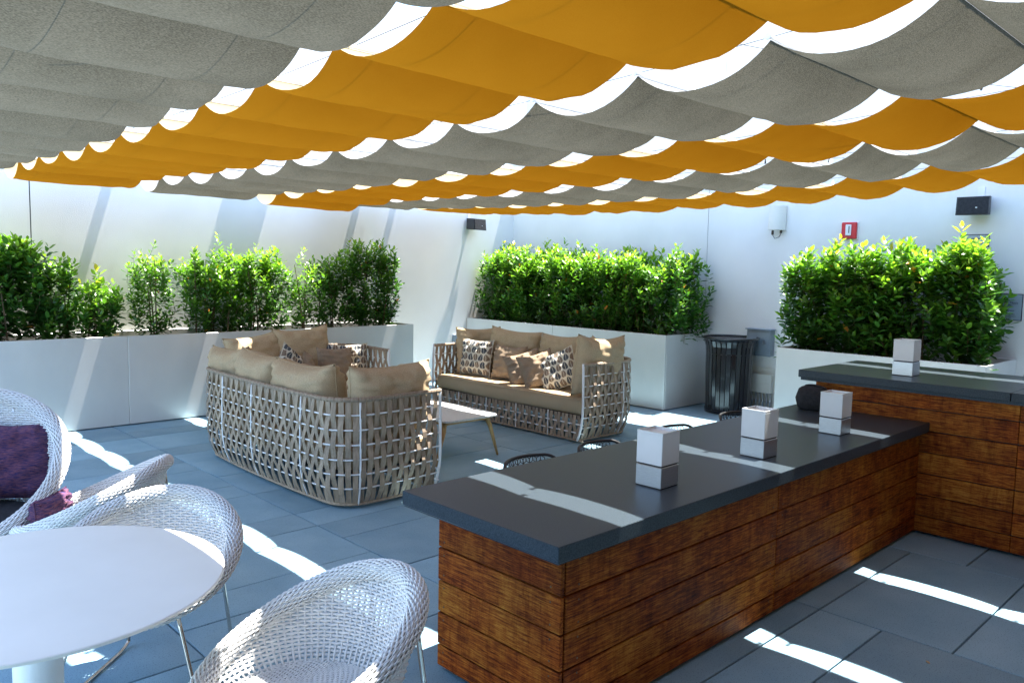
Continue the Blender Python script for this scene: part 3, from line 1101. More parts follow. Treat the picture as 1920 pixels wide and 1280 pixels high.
def sofa(L_, D, loc, rz, label):
    e = empty('woven_sofa', loc, label, 'sofa', 'woven strap sofas', rz)
    P = sofa_path(L_, D)
    seg = np.linalg.norm(np.diff(P, axis=0), axis=1)
    S = np.concatenate([[0], np.cumsum(seg)])
    tot = S[-1]

    def at(s):
        x = np.interp(s, S, P[:, 0])
        y = np.interp(s, S, P[:, 1])
        x2, y2 = np.interp(s + .01, S, P[:, 0]), np.interp(s + .01, S, P[:, 1])
        x1, y1 = np.interp(s - .01, S, P[:, 0]), np.interp(s - .01, S, P[:, 1])
        tx, ty = x2 - x1, y2 - y1
        n_ = math.hypot(tx, ty)
        # outward normal: path runs clockwise seen from above with the open side +x
        return x, y, -(-ty) / n_ * -1, -tx / n_ * -1 * -1

    def nrm(s):
        x, y, _, _ = at(s)
        x2, y2 = np.interp(min(s + .02, tot), S, P[:, 0]), np.interp(min(s + .02, tot), S, P[:, 1])
        x1, y1 = np.interp(max(s - .02, 0), S, P[:, 0]), np.interp(max(s - .02, 0), S, P[:, 1])
        tx, ty = x2 - x1, y2 - y1
        n_ = math.hypot(tx, ty)
        nx, ny = ty / n_, -tx / n_
        if nx * (x - .25) + ny * y < 0:
            nx, ny = -nx, -ny
        return x, y, nx, ny
    # straps, one object each
    n_s = int(round((tot - .05) / .056))
    for k in range(n_s):
        s = .03 + (tot - .06) * (k + .5) / n_s
        x, y, nx, ny = nrm(s)
        link('strap', STRAPS[k % 2], e, (x, y, 0), math.atan2(ny, nx))
    # rods and frame
    def ringpath(z, off=0.0, m=90):
        out = []
        for s in np.linspace(0, tot, m):
            x, y, nx, ny = nrm(s)
            q = off - inset(z)
            out.append((x + nx * q, y + ny * q, z))
        return out
    for z in ROD_Z:
        mb = MB()
        mb.tube(ringpath(z), .0068, 6)
        mb.build('cross_rod', M['white_metal'], e, smooth=True)
    mb = MB()
    mb.tube(ringpath(.035), .012, 8)
    mb.build('base_rail', M['strap'], e, smooth=True)
    mb = MB()
    # wrapped top rail: notched like strap turns
    pts = ringpath(SH - .012, 0.0, 420)
    rad = [.0165 + .0022 * (1 if (i % 6) < 5 else -1.2) for i in range(420)]
    mb.tube(pts, rad, 8)
    mb.build('top_rail', M['strap'], e, smooth=False)
    # vertical ribs
    nr = 7
    for k in range(nr):
        s = (.0 if k == 0 else tot if k == nr - 1 else tot * k / (nr - 1) + (.06 if k % 2 else -.04))
        x, y, nx, ny = nrm(s)
        mb = MB()
        post = k in (0, nr - 1)
        pts = []
        for z in np.linspace(.03, SH - (0 if post else .03), 16):
            q = -inset(z) + (.004 if not post else 0)
            pts.append((q, 0, z))
        mb.tube(pts, .013 if post else .0075, 8)
        mb.build('post' if post else 'rib', M['white_metal'], e, (x, y, 0), math.atan2(ny, nx), smooth=True)
    # front apron: straps over two rods
    nf = int((L_ - .06) / .055)
    for k in range(nf):
        y = -L_ / 2 + .04 + (L_ - .08) * (k + .5) / nf
        link('strap', FSTRAPS[k % 2], e, (D / 2 - .015, y, 0), 0)
    for z in FROD:
        mb = MB()
        mb.tube([(D / 2 - .015, -L_ / 2, z), (D / 2 - .015, L_ / 2, z)], .008, 6)
        mb.build('cross_rod', M['white_metal'], e, smooth=True)
    for yy in (-L_ * .3, -L_ * .1, L_ * .1, L_ * .3):
        mb = MB()
        mb.tube([(D / 2 - .008, yy, .03), (D / 2 - .008, yy, .3)], .0065, 6)
        mb.build('rib', M['white_metal'], e)
    mb = MB()
    mb.tube([(D / 2 - .015, -L_ / 2, .03), (D / 2 - .015, L_ / 2, .03)], .011, 8)
    mb.build('base_rail', M['strap'], e, smooth=True)
    boxo('seat_deck', M['black_matte'], (-D / 2 + .1, -L_ / 2 + .08, .262), (D / 2 - .04, L_ / 2 - .08, .288), e)
    for fx, fy in ((.3, -.4), (.3, .4), (-.3, -.4), (-.3, .4)):
        mb = MB()
        mb.tube([(fx * D, fy * L_, 0), (fx * D, fy * L_, .03)], .018, 10)
        mb.build('foot', M['steel'], e)
    # seat cushion
    Q = np.concatenate([P, [(D / 2 + .015, L_ * .25), (D / 2 + .035, 0), (D / 2 + .015, -L_ * .25)]])
    cen = np.array([.0, 0])
    rings = []
    for z, i_ in ((.29, .085), (.296, .055), (.325, .042), (.38, .038), (.43, .042), (.455, .055), (.466, .085), (.470, .16), (.472, .4)):
        ring = []
        for (x, y) in Q:
            d = math.hypot(x, y)
            k_ = max(0.05, 1 - i_ / .42) if i_ > .1 else None
            if k_ is not None:
                ring.append((x * k_, y * (1 - i_ / 1.0), z + .004 * math.sin(7 * y + 3 * x)))
            else:
                sx = (abs(x) - i_) * (1 if x > 0 else -1) if abs(x) > i_ else 0
                sy = (abs(y) - i_) * (1 if y > 0 else -1) if abs(y) > i_ else 0
                ring.append((sx, sy, z))
        rings.append(ring)
    mb = MB()
    mb.loft(rings, cap=True)
    c = fixn(mb.build('seat_cushion', M['cushion'], e, smooth=True))
    mb = MB()
    mb.tube([(p[0] * 1.002, p[1] * 1.002, .450) for p in rings[4]], .004, 5, closed=True)
    mb.build('piping', M['cushion'], c, smooth=True)
    return e


sofa(2.46, .94, (3.42, 6.08, 0), 0.0, 'near woven strap sofa, its back to the camera, in the centre left')
sofa(2.50, .95, (6.585, 6.53, 0), math.pi, 'woven strap sofa facing the camera in front of the corner planter')
sofa(1.72, .94, (4.44, 8.03, 0), -math.pi / 2, 'woven strap loveseat mostly hidden behind the near sofa, before the left planter')

GB1, GB2, GB3 = 'back cushions of the near sofa', 'back cushions of the sofa facing the camera', 'back cushions of the hidden loveseat'
# near sofa (faces +x)
pillow('tan back cushion at the far left end of the near sofa', 0.64, 0.58, 0.31, (3.22, 7.00, .47), .10, -.12, 'cushion', 1, .06, GB1, 'back_cushion', cat='cushion')
pillow('tan back cushion second from the left on the near sofa', 0.70, 0.58, 0.33, (3.20, 6.42, .47), -.02, -.12, 'cushion', 2, -.04, GB1, 'back_cushion', cat='cushion')
pillow('large tan back cushion with a raised corner in the middle of the near sofa', 0.89, 0.58, 0.35, (3.21, 5.62, .47), .03, -.14, 'cushion', 3, .03, GB1, 'back_cushion', cat='cushion')
pillow('tan cushion with a sunlit stripe against the right arm of the near sofa', 0.76, 0.59, 0.33, (3.54, 5.09, .47), math.pi / 2 + .02, -.10, 'cushion', 4, .01, GB1, 'back_cushion', cat='cushion')
# hidden loveseat (faces -y)
pillow('tan cushion with a sunlit corner at the left of the hidden loveseat', .72, .56, .24, (4.05, 8.28, .47), -math.pi / 2 + .1, -.14, 'cushion', 5, -.10, GB3, 'back_cushion', cat='cushion')
pillow('tall tan cushion rising highest at the back of the hidden loveseat', .70, .60, .24, (4.60, 8.26, .49), -math.pi / 2 - .04, -.10, 'cushion', 6, -.06, GB3, 'back_cushion', cat='cushion')
pillow('seed print pillow against the right arm of the hidden loveseat', .50, .42, .16, (5.02, 8.05, .47), -math.pi / 2 - .5, -.18, 'print', 7, 0, None)
pillow('grey-brown pillow in front of the seed print pillow on the hidden loveseat', .42, .40, .16, (4.76, 7.86, .47), -math.pi / 2 - .2, -.2, 'small_pillow', 8, .03, None)
pillow('seed print pillow whose tip shows over the middle of the near sofa', .46, .44, .15, (4.06, 7.70, .49), -math.pi / 2 + .35, -.2, 'print', 9, .65, None)
pillow('small tan pillow tip between the seed print pillow and the grey-brown pillow', .36, .36, .14, (4.36, 7.72, .47), -math.pi / 2 + 1.0, -.15, 'small_pillow', 10, .5, None)
# sofa facing the camera (faces -x)
pillow('tan back cushion with a sunlit band at the left end of the facing sofa', .70, .58, .24, (6.72, 7.58, .47), -math.pi / 2 - .12, -.10, 'cushion', 11, .02, GB2, 'back_cushion', cat='cushion')
pillow('tan back cushion with a pointed right corner, second on the facing sofa', .78, .60, .24, (6.70, 7.00, .47), math.pi + .16, -.15, 'cushion', 12, .05, GB2, 'back_cushion', cat='cushion')
pillow('square tan back cushion third on the facing sofa', .70, .58, .24, (6.80, 6.28, .47), math.pi - .03, -.15, 'cushion', 13, -.02, GB2, 'back_cushion', cat='cushion')
pillow('tan cushion with a sunlit stripe standing by the right arm of the facing sofa', .66, .66, .26, (6.47, 5.44, .47), math.pi / 2 - .15, -.10, 'cushion', 14, -.05, GB2, 'back_cushion', cat='cushion')
pillow('tan cushion behind the striped sunlit one at the right end of the facing sofa', .60, .58, .22, (6.82, 5.68, .47), math.pi - .35, -.12, 'cushion', 19, .03, GB2, 'back_cushion', cat='cushion')
pillow('square seed print pillow at the left of the facing sofa', .50, .46, .15, (6.42, 7.34, .47), math.pi + .12, -.16, 'print', 15, .0, None)
pillow('fawn pillow with a sunlit left edge beside the square seed print pillow', .46, .43, .17, (6.46, 6.80, .47), math.pi + .22, -.2, 'small_pillow', 16, .02, None)
pillow('left one of two tilted fawn pillows on the facing sofa', .42, .40, .17, (6.42, 6.38, .47), math.pi + .75, -.28, 'small_pillow', 17, -.30, None)
pillow('right one of two tilted fawn pillows on the facing sofa', .42, .42, .17, (6.40, 6.12, .47), math.pi + .95, -.28, 'small_pillow', 18, -.28, None)
pillow('tilted seed print pillow at the right of the facing sofa', .46, .45, .17, (6.46, 5.88, .48), math.pi + .35, -.30, 'print', 20, -.42, None)


# ------------------------------------------------------------------ coffee table
ct = empty('coffee_table', (4.76, 6.02, 0), 'low coffee table with pale top and wooden legs between the sofas', 'coffee table')
mb = MB()
hx, hy, rc = .34, .58, .09


def rrect(hx, hy, rc, z, n=6):
    out = []
    for cx, cy, a0 in ((hx - rc, hy - rc, 0), (-hx + rc, hy - rc, 90), (-hx + rc, -hy + rc, 180), (hx - rc, -hy + rc, 270)):
        for k in range(n + 1):
            a = R(a0 + 90 * k / n)
            out.append((cx + rc * math.cos(a), cy + rc * math.sin(a), z))
    return out


mb.loft([rrect(hx - .012, hy - .012, rc, .398), rrect(hx, hy, rc, .404), rrect(hx, hy, rc, .416), rrect(hx - .004, hy - .004, rc, .42)], cap=True)
autosmooth(fixn(mb.build('tabletop', M['perforated'], ct)))
for sx in (-1, 1):
    for sy in (-1, 1):
        mb = MB()
        mb.tube([(sx * .25, sy * .46, .397), (sx * .285, sy * .49, .3), (sx * .38, sy * .50, 0)], [.026, .022, .011], 8)
        mb.build('leg', M['leg_wood'], ct, smooth=True)
boxo('side_rail', M['leg_wood'], (-.255, -.47, .355), (-.23, .47, .3965), ct)
boxo('side_rail', M['leg_wood'], (.23, -.47, .355), (.255, .47, .3965), ct)
boxo('end_rail', M['leg_wood'], (-.229, -.47, .357), (.229, -.445, .3965), ct)
boxo('end_rail', M['leg_wood'], (-.229, .445, .357), (.229, .47, .3965), ct)

# ------------------------------------------------------------------ dining table
dt = empty('dining_table', (.62, 2.89, 0), 'round white dining table cut by the left edge of the photo', 'table')
mb = MB()
mb.lathe([(.40, .712), (.565, .722), (.585, .729), (.5865, .738), (.582, .7405)], 0, 0, 128)
autosmooth(fixn(mb.build('tabletop', M['table_white'], dt)), 25)
mb = MB()
mb.lathe([(.074, .006), (.074, .711)], 0, 0, 40)
autosmooth(fixn(mb.build('column', M['white_metal'], dt)))
mb = MB()
mb.lathe([(.27, 0), (.27, .008), (.26, .014), (.076, .018)], 0, 0, 48)
autosmooth(fixn(mb.build('base_plate', M['white_metal'], dt)))


# ------------------------------------------------------------------ wicker tub chairs
def wicker_chair(a, b, hb, hf, p, seat_z, loc, rz, label, name='wicker_chair', dz=.0118, nst=84, rim_r=.030, rs=.74):
    e = empty(name, loc, label, 'chair', 'white wicker tub chairs', rz)

    def rimp(ph):
        z = hf + (hb - hf) * ((1 + math.cos(ph)) / 2) ** p
        return np.array([-a * math.cos(ph), b * math.sin(ph), z])

    def rad(ph, z):
        rp = rimp(ph)
        t = (z - seat_z) / max(rp[2] - seat_z, 1e-4)
        t = min(max(t, 0), 1)
        k = rs + (1 - rs) * (t ** .55)
        return rp[0] * k, rp[1] * k
    # shell: weavers
    mb = MB()
    j = 0
    z = seat_z + .004
    while z < hb - .01:
        run = []
        m = nst * 2
        cl = True
        for i in range(m + 1):
            ph = -math.pi + 2 * math.pi * i / m
            if rimp(ph)[2] - .008 > z:
                x, y = rad(ph, z)
                n_ = math.hypot(x, y)
                off = .0042 * (1 if (i // 2 + j) % 2 else -1) if i % 2 == 0 else 0
                run.append((x + x / n_ * off, y + y / n_ * off, z))
        if len(run) > 6:
            mb.tube(run, .0057, 4, cap=False)
        j += 1
        z += dz
    # stakes
    for i in range(nst):
        ph = -math.pi + 2 * math.pi * i / nst
        zt = rimp(ph)[2] - .004
        if zt - seat_z < .03:
            continue
        pts = [(*rad(ph, zz), zz) for zz in np.linspace(seat_z, zt, 6)]
        mb.tube(pts, .0046, 4, cap=False)
    s = mb.build('woven_shell', M['wicker'], e, smooth=True)
    s['kind'] = 'stuff'
    # rim: core tube wrapped with slanted strands
    nn = 160
    C_ = np.array([rimp(-math.pi + 2 * math.pi * i / nn) for i in range(nn)])
    mb = MB()
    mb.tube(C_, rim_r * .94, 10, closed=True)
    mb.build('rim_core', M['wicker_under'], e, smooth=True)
    mb = MB()
    mm = 420
    ns = 22
    A = -math.pi + 2 * math.pi * np.arange(mm) / mm
    CC = np.array([rimp(t) for t in A])
    T = np.roll(CC, -1, 0) - np.roll(CC, 1, 0)
    T /= np.linalg.norm(T, axis=1)[:, None]
    up_ = np.array([0, 0, 1.0])
    Bn = np.cross(T, up_)
    Bn /= np.linalg.norm(Bn, axis=1)[:, None]
    Nn = np.cross(Bn, T)
    for sdir, cnt in ((1, 28),):
        turns = 1
        for k in range(cnt):
            th = turns * A + 2 * math.pi * k / cnt
            wob = .0040 * np.sin(A * 58 + k * math.pi)
            P = CC + (rim_r + wob)[:, None] * (np.cos(th)[:, None] * Bn + np.sin(th)[:, None] * Nn)
            mb.tube(P, .0040, 4, closed=True)
    r_ = mb.build('woven_rim', M['wicker'], e, smooth=True)
    r_['kind'] = 'stuff'
    # seat
    mb = MB()
    ra, rb = a * rs, b * rs
    ny_ = int(2 * rb / .0105)
    for k in range(ny_):
        y = -rb + 2 * rb * (k + .5) / ny_
        hw = ra * math.sqrt(max(0, 1 - (y / rb) ** 2))
        if hw < .03:
            continue
        m = max(6, int(2 * hw / .009))
        pts = [(-hw + 2 * hw * q / m, y, seat_z + .006 + .0028 * (1 if (q + k) % 2 else -1) - .010 * math.cos(y / rb * 1.5)) for q in range(m + 1)]
        mb.tube(pts, .0044, 4, cap=False)
    s = mb.build('woven_seat', M['wicker'], e, smooth=True)
    s['kind'] = 'stuff'
    mb = MB()
    mb.loft([[(ra * k_ * math.cos(t), rb * k_ * math.sin(t), zz) for t in np.linspace(0, 2 * math.pi, 40, endpoint=False)] for k_, zz in ((.9, seat_z - .03), (1.0, seat_z - .012), (.99, seat_z - .008), (.02, seat_z - .009))], cap=True)
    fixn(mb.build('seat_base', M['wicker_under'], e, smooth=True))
    # legs: two bent-rod hoops, each two legs and a floor runner
    for sy in (-1, 1):
        xb, yb = rad(math.pi - 2.35, seat_z + .2) if False else (-a * .80, sy * b * .66)
        pts_b = [(-a * .84, sy * b * .52, rimp(.55 * sy)[2] - .05), (-a * 1.02, sy * b * .66, .10), (-a * 1.04, sy * b * .68, .03)]
        pts_f = [(a * .52, sy * b * .55, seat_z - .02), (a * .74, sy * b * .84, .10), (a * .76, sy * b * .86, .03)]
        for nm, pts in (('leg', pts_b), ('leg', pts_f)):
            q = np.array(pts)
            tt = np.linspace(0, 1, 10)
            P = [(1 - t) ** 2 * q[0] + 2 * t * (1 - t) * q[1] + t * t * q[2] if False else q[0] + (q[2] - q[0]) * t for t in tt]
            mb = MB()
            mb.tube(P, .0085, 8)
            mb.build('leg', M['warm_steel'], e, smooth=True)
        bq, fq = np.array(pts_b[2]), np.array(pts_f[2])
        P = [bq] + [bq + (fq - bq) * t + np.array([0, 0, -.022 * min(1, 8 * t, 8 * (1 - t)) ** .5]) for t in np.linspace(.01, .99, 20)] + [fq]
        mb = MB()
        mb.tube(P, .0085, 8)
        mb.build('floor_runner', M['warm_steel'], e, smooth=True)
    return e


CH = (.346, .350, .748, .435, 1.15)
KEEP = []
ch1 = wicker_chair(*CH, .405, (1.22, 2.18, 0), 2.96, 'white wicker tub chair in the lower centre, seat in view')
bpy.context.view_layer.update()


def dup_chair(src, loc, rz, label):
    r = src.copy()
    COL.objects.link(r)
    r.location = loc
    r.rotation_euler = (0, 0, rz)
    r['label'] = label
    for chd in [x for x in bpy.data.objects if x.parent == src]:
        c = chd.copy()
        COL.objects.link(c)
        c.parent = r
    return r


ch2 = dup_chair(ch1, (1.13, 3.36, 0), 4.0, 'white wicker tub chair pushed up to the far side of the round table')
ch3 = dup_chair(ch1, (1.225, 4.385, 0), 2.484, 'white wicker tub chair seen from behind, its rim edge-on, past the table')
lo = wicker_chair(.45, .45, 1.03, .41, .75, .36, (.75, 4.92, 0), -1.75, 'large white wicker armchair with a black seat pad at the left edge', 'lounge_chair', .0135, 104, .036, .78)
mb = MB()
mb.lathe([(.05, .365), (.33, .368), (.345, .39), (.34, .425), (.30, .44), (.05, .445)], 0, 0, 40)
autosmooth(fixn(mb.build('seat_pad', M['black_fabric'], lo)), 50)
pillow('purple knitted pillow leaning in the large armchair', .44, .46, .20, (.98, 5.08, .44), -1.9, -.25, 'purple', 31, .05, None, wr=.9)
pillow('small purple knitted pillow behind the edge-on wicker chair', .30, .17, .12, (1.05, 4.50, .425), 2.4, .02, 'purple', 32, 0, None, wr=.7)


# ------------------------------------------------------------------ black wire chairs at the bars
def wire_chair(loc, rz, label, sz=.44, top=.775):
    e = empty('wire_chair', loc, label, 'chair', 'black wire chairs tucked at the bars', rz)
    # local: faces -y ; back at y=+.22
    w2, r_ = .215, .07
    z0 = sz + .02

    def backp(x, z):
        t = (z - z0) / (top - z0)
        return (x, .20 + .055 * t - .10 * (x / w2) ** 2, z)
    fr = []
    for t in np.linspace(0, 1, 8):
        fr.append((-w2, z0 + (top - r_ - z0) * t))
    for a in np.linspace(math.pi, math.pi / 2, 8)[1:]:
        fr.append((-w2 + r_ + r_ * math.cos(a), top - r_ + r_ * math.sin(a)))
    for t in np.linspace(0, 1, 8)[1:-1]:
        fr.append((-w2 + r_ + (2 * w2 - 2 * r_) * t, top))
    fr2 = [(-x, z) for x, z in reversed(fr[:15])]
    pts = [backp(x, z) for x, z in fr + fr2]
    mb = MB()
    mb.tube(pts, .009, 8)
    mb.build('back_frame', M['black_matte'], e, smooth=True)
    # lattice of hexagons
    mb = MB()
    s = .024
    hx_ = s * math.sqrt(3)

    def inside(x, z):
        if abs(x) > w2 or z < z0 or z > top:
            return False
        ax = abs(x)
        if ax > w2 - r_ and z > top - r_:
            return (ax - w2 + r_) ** 2 + (z - top + r_) ** 2 < r_ * r_
        return True
    for rr_ in range(-1, 12):
        for cc in range(-7, 8):
            cx, cz = cc * hx_ + (hx_ / 2 if rr_ % 2 else 0), z0 + rr_ * s * 1.5
            v = [(cx + s * math.sin(k * math.pi / 3), cz + s * math.cos(k * math.pi / 3)) for k in range(6)]
            for k in range(3):
                q, q2 = v[k], v[(k + 1) % 6]
                if inside(*q) and inside(*q2):
                    mb.tube([backp(*q), backp(*q2)], .0028, 3, cap=False)
                if inside(cx, cz) and inside(*v[2 * k]):
                    mb.tube([backp(cx, cz), backp(*v[2 * k])], .0022, 3, cap=False)
    o = mb.build('back_lattice', M['black_matte'], e)
    mb = MB()
    mb.loft([[(x * k_, y * k_, z) for x, y, z in rrect(.215, .205, .06, zz)] for k_, zz in ((.96, sz - .012), (1, sz - .006), (1, sz), (.98, sz + .004))], cap=True)
    fixn(mb.build('seat', M['black_matte'], e))
    for sx in (-1, 1):
        for sy in (-1, 1):
            mb = MB()
            mb.tube([(sx * .19, sy * .17, sz - .012), (sx * .225, sy * .225, 0)], .0085, 8)
            mb.build('leg', M['black_matte'], e)
    mb = MB()
    mb.tube([(-w2, .10, z0 + .005), (-w2, .10, sz - .005)], .007, 6)
    mb.tube([(w2, .10, z0 + .005), (w2, .10, sz - .005)], .007, 6)
    return e


wc = wire_chair((2.985, 2.77, 0), 0, 'black wire chair tucked at the low bar, nearest the camera')
bpy.context.view_layer.update()
for x, lab in ((3.57, 'black wire chair at the low bar in front of the sofa corner post'), (4.34, 'black wire chair at the low bar above the sunlit floor patch'),
               (5.12, 'black wire chair at the low bar below the litter bin')):
    dup_chair(wc, (x, 2.77 + (.0 if x < 5 else .02), 0), random.uniform(-.04, .04), lab)
ws = wire_chair((7.02, 1.42, 0), -math.pi / 2, 'black wire bar stool behind the raised bar at the right edge', .74, 1.12)

# ------------------------------------------------------------------ litter bin
tb = empty('litter_bin', (9.10, 5.38, 0), 'black slatted metal litter bin with flared top beside the corner planter', 'litter bin')
mb = MB()
for z, r_ in ((.055, .285), (.80, .305)):
    pass
mb.lathe([(.262, .10), (.268, .12), (.286, .74), (.286, .76)], 0, 0, 40)
autosmooth(fixn(mb.build('liner', M['dark_line'], tb)))
mb = MB()
mb.lathe([(.27, .0), (.295, .004), (.298, .05), (.27, .06)], 0, 0, 48)
autosmooth(fixn(mb.build('base_ring', M['black_metal'], tb)))
prof = [(.283, .05), (.290, .3), (.297, .6), (.300, .78), (.306, .86), (.325, .93), (.352, .965)]
sm = MB()
rings = []
for r_, z in prof:
    rings.append([(r_ - .003, -.0255, z), (r_ + .003, -.0255, z), (r_ + .003, .0255, z), (r_ - .003, .0255, z)])
sm.loft(rings, cap=True)
slm = sm.mesh('slat', M['black_metal'])
for k in range(30):
    link('slat', slm, tb, (0, 0, 0), 2 * math.pi * (k + .35) / 30)
for z, r_, h in ((.80, .2915, .05), (.10, .2775, .03)):
    mb = MB()
    mb.loft([[(q * math.cos(t), q * math.sin(t), zz) for t in np.linspace(0, 2 * math.pi, 48, endpoint=False)] for q, zz in ((r_ - .005, z - h / 2), (r_, z - h / 2), (r_, z + h / 2), (r_ - .005, z + h / 2), (r_ - .005, z - h / 2))])
    fixn(mb.build('band', M['black_metal'], tb, smooth=False))
mb = MB()
mb.tube([(.358 * math.cos(t), .358 * math.sin(t), .972) for t in np.linspace(0, 2 * math.pi, 64, endpoint=False)], .013, 10, closed=True)
mb.build('top_rim', M['black_metal'], tb, smooth=True)
mb = MB()
mb.loft([[(q * math.cos(t), q * math.sin(t), zz) for t in np.linspace(0, 2 * math.pi, 48, endpoint=False)] for q, zz in ((.345, .965), (.26, .935), (.17, .925), (.165, .90), (.255, .925), (.345, .957))])
autosmooth(fixn(mb.build('lid_funnel', M['black_metal'], tb)), 60)


# ------------------------------------------------------------------ wall fittings
def speaker(name, loc, rz, label, s=1.0):
    e = empty(name, loc, label, 'speaker', 'wall speakers', rz)
    # local: wall plane at y=0, sticks out along -y ; width along x
    w_, h, d = .145 * s, .105 * s, .20 * s
    mb = MB()
    fr = [(-w_, -.06 - d, -h * .55 - .02), (w_, -.06 - d, -h * .55 - .02), (w_, -.06 - d * .92, h * .95), (-w_, -.06 - d * .92, h * .95)]
    bk = [(-w_ * .72, -.05, -h * .9), (w_ * .72, -.05, -h * .9), (w_ * .72, -.05, h * .8), (-w_ * .72, -.05, h * .8)]
    tilt = [(x, y, z - .03) for x, y, z in fr]
    mb.loft([bk, tilt], cap=True)
    fixn(mb.build('cabinet', M['black_matte'], e))
    mb = MB()
    g1 = [(x * .92, y - .002, z * .9 - .003) for x, y, z in tilt]
    g2 = [(x * .9, y - .008, z * .88 - .003) for x, y, z in tilt]
    mb.loft([g1, g2], cap=True)
    fixn(mb.build('grille', M['black_fabric'], e))
    boxo('badge', M['steel'], (.03 * s, -.062 - d - .006, -.045), (.045 * s, -.060 - d - .003, -.033), e)
    boxo('bracket_arm', M['black_matte'], (-.02, -.052, -.03), (.02, -.009, .03), e)
    boxo('wall_plate', M['white_metal'], (-.035, -.008, -.05), (.035, -.001, .20), e, .001)
    return e


speaker('wall_speaker', (8.48, WY, 2.52), 0.12, 'black wall speaker on the side wall above the corner planter', 1.0)
speaker('wall_speaker', (WX, 2.70, 2.57), math.pi / 2 + 3.14159 * 0 - math.pi, 'black wall speaker high on the back wall at the right', 1.08)

al = empty('fire_alarm', (WX, 4.08, 2.335), 'red square fire alarm strobe on the back wall', 'alarm', rz=-math.pi / 2)
boxo('back_plate', M['white_metal'], (-.105, -.008, -.11), (.105, -.001, .11), al, .002)
boxo('housing', M['red'], (-.09, -.045, -.098), (.09, -.009, .098), al, .008)
boxo('strobe_lens', M['glass_white'], (-.034, -.062, -.06), (.034, -.046, .07), al, .006)
boxo('lens_slot', M['black_matte'], (.006, -.0645, -.03), (.016, -.0625, .05), al)

an = empty('antenna_panel', (WX, 5.03, 2.51), 'cream curved antenna box with small black connectors on the back wall', 'antenna', rz=-math.pi / 2 + .55)
mb = MB()
rg = []
for z, k_ in ((-.155, .90), (-.15, 1), (.15, 1), (.155, .90)):
    ring = []
    for t in np.linspace(-1, 1, 12):
        ring.append((.105 * t * k_, -.10 - .055 * (1 - t * t) * k_, z))
    ring += [(.105 * k_, -.07, z), (-.105 * k_, -.07, z)]
    rg.append(ring)
mb.loft(rg, cap=True)
autosmooth(fixn(mb.build('housing', M['cream'], an)))
boxo('mount_bracket', M['steel'], (.04, -.069, -.10), (.07, .0, -.06), an)
boxo('mount_bracket', M['steel'], (.04, -.069, .04), (.07, .0, .08), an)
mb = MB()
mb.tube([(.055, -.02, -.14), (.055, -.02, .20)], .008, 8)
mb.build('mast', M['steel'], an)
for x, z in ((-.05, -.185), (.05, -.165)):
    mb = MB()
    mb.lathe([(.010, -.03), (.016, -.028), (.016, .02), (.008, .028)], 0, 0, 12)
    mb.build('connector', M['black_metal'], an, (x, -.105, z))
mb = MB()
mb.tube([(-.05, -.105, -.215), (-.02, -.10, -.26), (.03, -.09, -.24), (.07, -.07, -.16)], .004, 6)
mb.build('cable', M['black_matte'], an, smooth=True)

eb = empty('electrical_box', (WX, 5.14, .91), 'grey-blue metal electrical box with padlock on the wall behind the bin', 'electrical box', rz=-math.pi / 2)
boxo('cabinet', M['box_blue'], (-.165, -.12, -.17), (.165, -.001, .165), eb, .003)
boxo('door', M['box_blue'], (-.145, -.128, -.155), (.15, -.1205, .14), eb, .002)
boxo('rain_hood', M['box_blue'], (-.18, -.15, .167), (.18, -.001, .18), eb, .002)
boxo('side_strip', M['steel'], (-.170, -.118, -.168), (-.1655, -.002, .163), eb)
mb = MB()
mb.tube([(.085 + .012 * math.cos(t), -.138, .03 + .02 * math.sin(t)) for t in np.linspace(0, math.pi, 8)], .0035, 6)
mb.box(.068, -.147, -.015, .102, -.1295, .03)
mb.build('padlock', M['steel'], eb)

ub = empty('utility_box', (WX, 5.07, .30), 'white utility box with a row of vertical pipes low on the back wall', 'utility box', rz=-math.pi / 2)
boxo('back_board', M['cream'], (-.20, -.018, -.30), (.21, -.001, .28), ub)
boxo('cabinet', M['cream'], (-.17, -.10, -.04), (.12, -.019, .20), ub, .004)
boxo('cabinet_lid', M['cream'], (-.175, -.107, .085), (.125, -.1005, .205), ub, .003)
for k in range(6):
    mb = MB()
    x = -.15 + .05 * k
    mb.tube([(x, -.06, -.29), (x, -.06, -.04)], .010, 8)
    mb.lathe([(.015, -.17), (.017, -.165), (.017, -.14), (.015, -.135)], x, -.06, 10)
    mb.build('pipe', M['steel'], ub, smooth=True)
o = boxo('wall_socket', M['box_blue'], (-.06, -.05, -.12), (.06, -.001, .12), None, .006, (8.22, WY, .60))
tag(o, 'small grey outlet box on the side wall behind the facing sofa', 'outlet box')


def text(parent, body, size, x, z, m, y=-.0105, align='CENTER'):
    cu = bpy.data.curves.new('lettering', 'FONT')
    cu.body = body
    cu.size = size
    cu.align_x = align
    cu.align_y = 'CENTER'
    cu.extrude = .0004
    cu.resolution_u = 2
    cu.materials.append(m)
    tmp = bpy.data.objects.new('tmp', cu)
    COL.objects.link(tmp)
    bpy.context.view_layer.update()
    me = bpy.data.meshes.new_from_object(tmp.evaluated_get(bpy.context.evaluated_depsgraph_get()))
    bpy.data.objects.remove(tmp)
    o = bpy.data.objects.new('lettering', me)
    COL.objects.link(o)
    o.parent = parent
    o.location = (x, y, z)
    o.rotation_euler = (math.pi / 2, 0, 0)
    return o


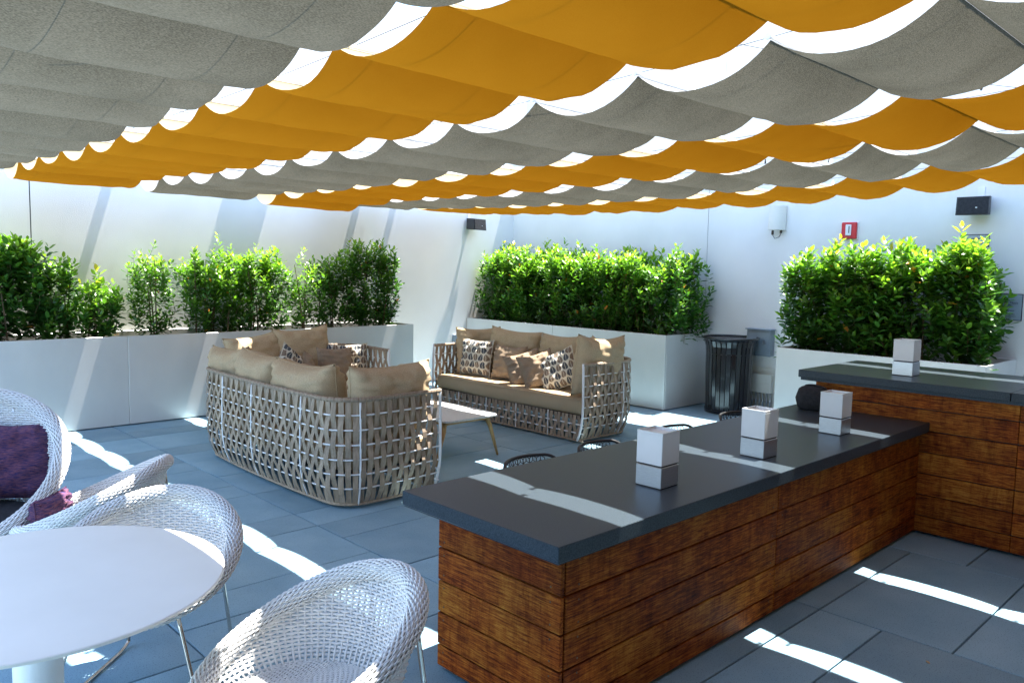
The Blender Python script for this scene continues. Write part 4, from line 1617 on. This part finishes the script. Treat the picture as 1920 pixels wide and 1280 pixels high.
def sign(loc, w_, h, m, label, lines, bw_=.007):
    e = empty('wall_sign', loc, label, 'sign', rz=-math.pi / 2)
    boxo('panel', M[m], (-w_ / 2, -.008, -h / 2), (w_ / 2, -.001, h / 2), e)
    mb = MB()
    for a in ((-w_ / 2 - bw_, -h / 2 - bw_, w_ / 2 + bw_, -h / 2), (-w_ / 2 - bw_, h / 2, w_ / 2 + bw_, h / 2 + bw_), (-w_ / 2 - bw_, -h / 2, -w_ / 2, h / 2), (w_ / 2, -h / 2, w_ / 2 + bw_, h / 2)):
        mb.box(a[0], -.010, a[1], a[2], -.0012, a[3])
    mb.build('border', M['ink'], e)
    for body, sz, x, z in lines:
        text(e, body, sz, x, z, M['ink'])
    return e


sign((WX, 2.715, 2.20), .235, .12, 'sign', 'small framed grey sign high on the wall above the right laurel', [('MAXIMUM', .034, -.03, .014), ('OCCUPANCY', .034, -.015, -.024)])
s2 = sign((WX, 2.39, 1.505), .29, .265, 'sign_blue', 'blue-grey framed music sign half hidden by the right laurel',
          [('Bluetooth Music', .034, 0, .045), ('connect to "Cloud BT"', .017, -.02, .014), ('when pairing', .017, -.03, -.006), ('when asked, pin is "0000"', .017, -.005, -.038),
           ('Enjoy the music, have fun', .017, 0, -.074), ('and respect your neighbors', .017, 0, -.095)])
mb = MB()
mb.tube([(-.02 + .0, -.011, .115), (-.012, -.011, .092), (.01, -.011, .078), (.045, -.011, .072)], [.003, .0035, .003, .001], 5)
mb.tube([(-.06, -.011, .066), (-.03, -.011, .074), (.0, -.011, .069), (.03, -.011, .062)], [.001, .0025, .0025, .001], 5)
mb.build('emblem', M['ink'], s2)

# a few fallen leaves on the pavers
for k, (x, y) in enumerate(((1.62, 5.55), (1.75, 6.15), (1.40, 6.6), (3.9, 1.2), (7.3, 5.4))):
    mb = MB()
    l_ = random.uniform(.03, .05)
    mb.add([(0, 0, .003), (l_ * .5, l_ * .2, .006), (l_ * .5, 0, .010), (l_ * .5, -l_ * .2, .005), (l_, 0, .004)], [(0, 1, 2), (0, 2, 3), (2, 1, 4), (2, 4, 3)])
    o = mb.build('fallen_leaf', M['leg_wood'], None, (x, y, 0), random.uniform(0, 6))
    tag(o, ('tiny brown leaf on the pavers near the large armchair', 'tiny brown leaf on the shaded pavers left of the near sofa', 'tiny brown leaf on the pavers by the left planter',
            'tiny brown leaf on the pavers right of the low bar', 'tiny brown leaf on the sunlit pavers by the corner planter')[k], 'leaf', 'fallen leaves')
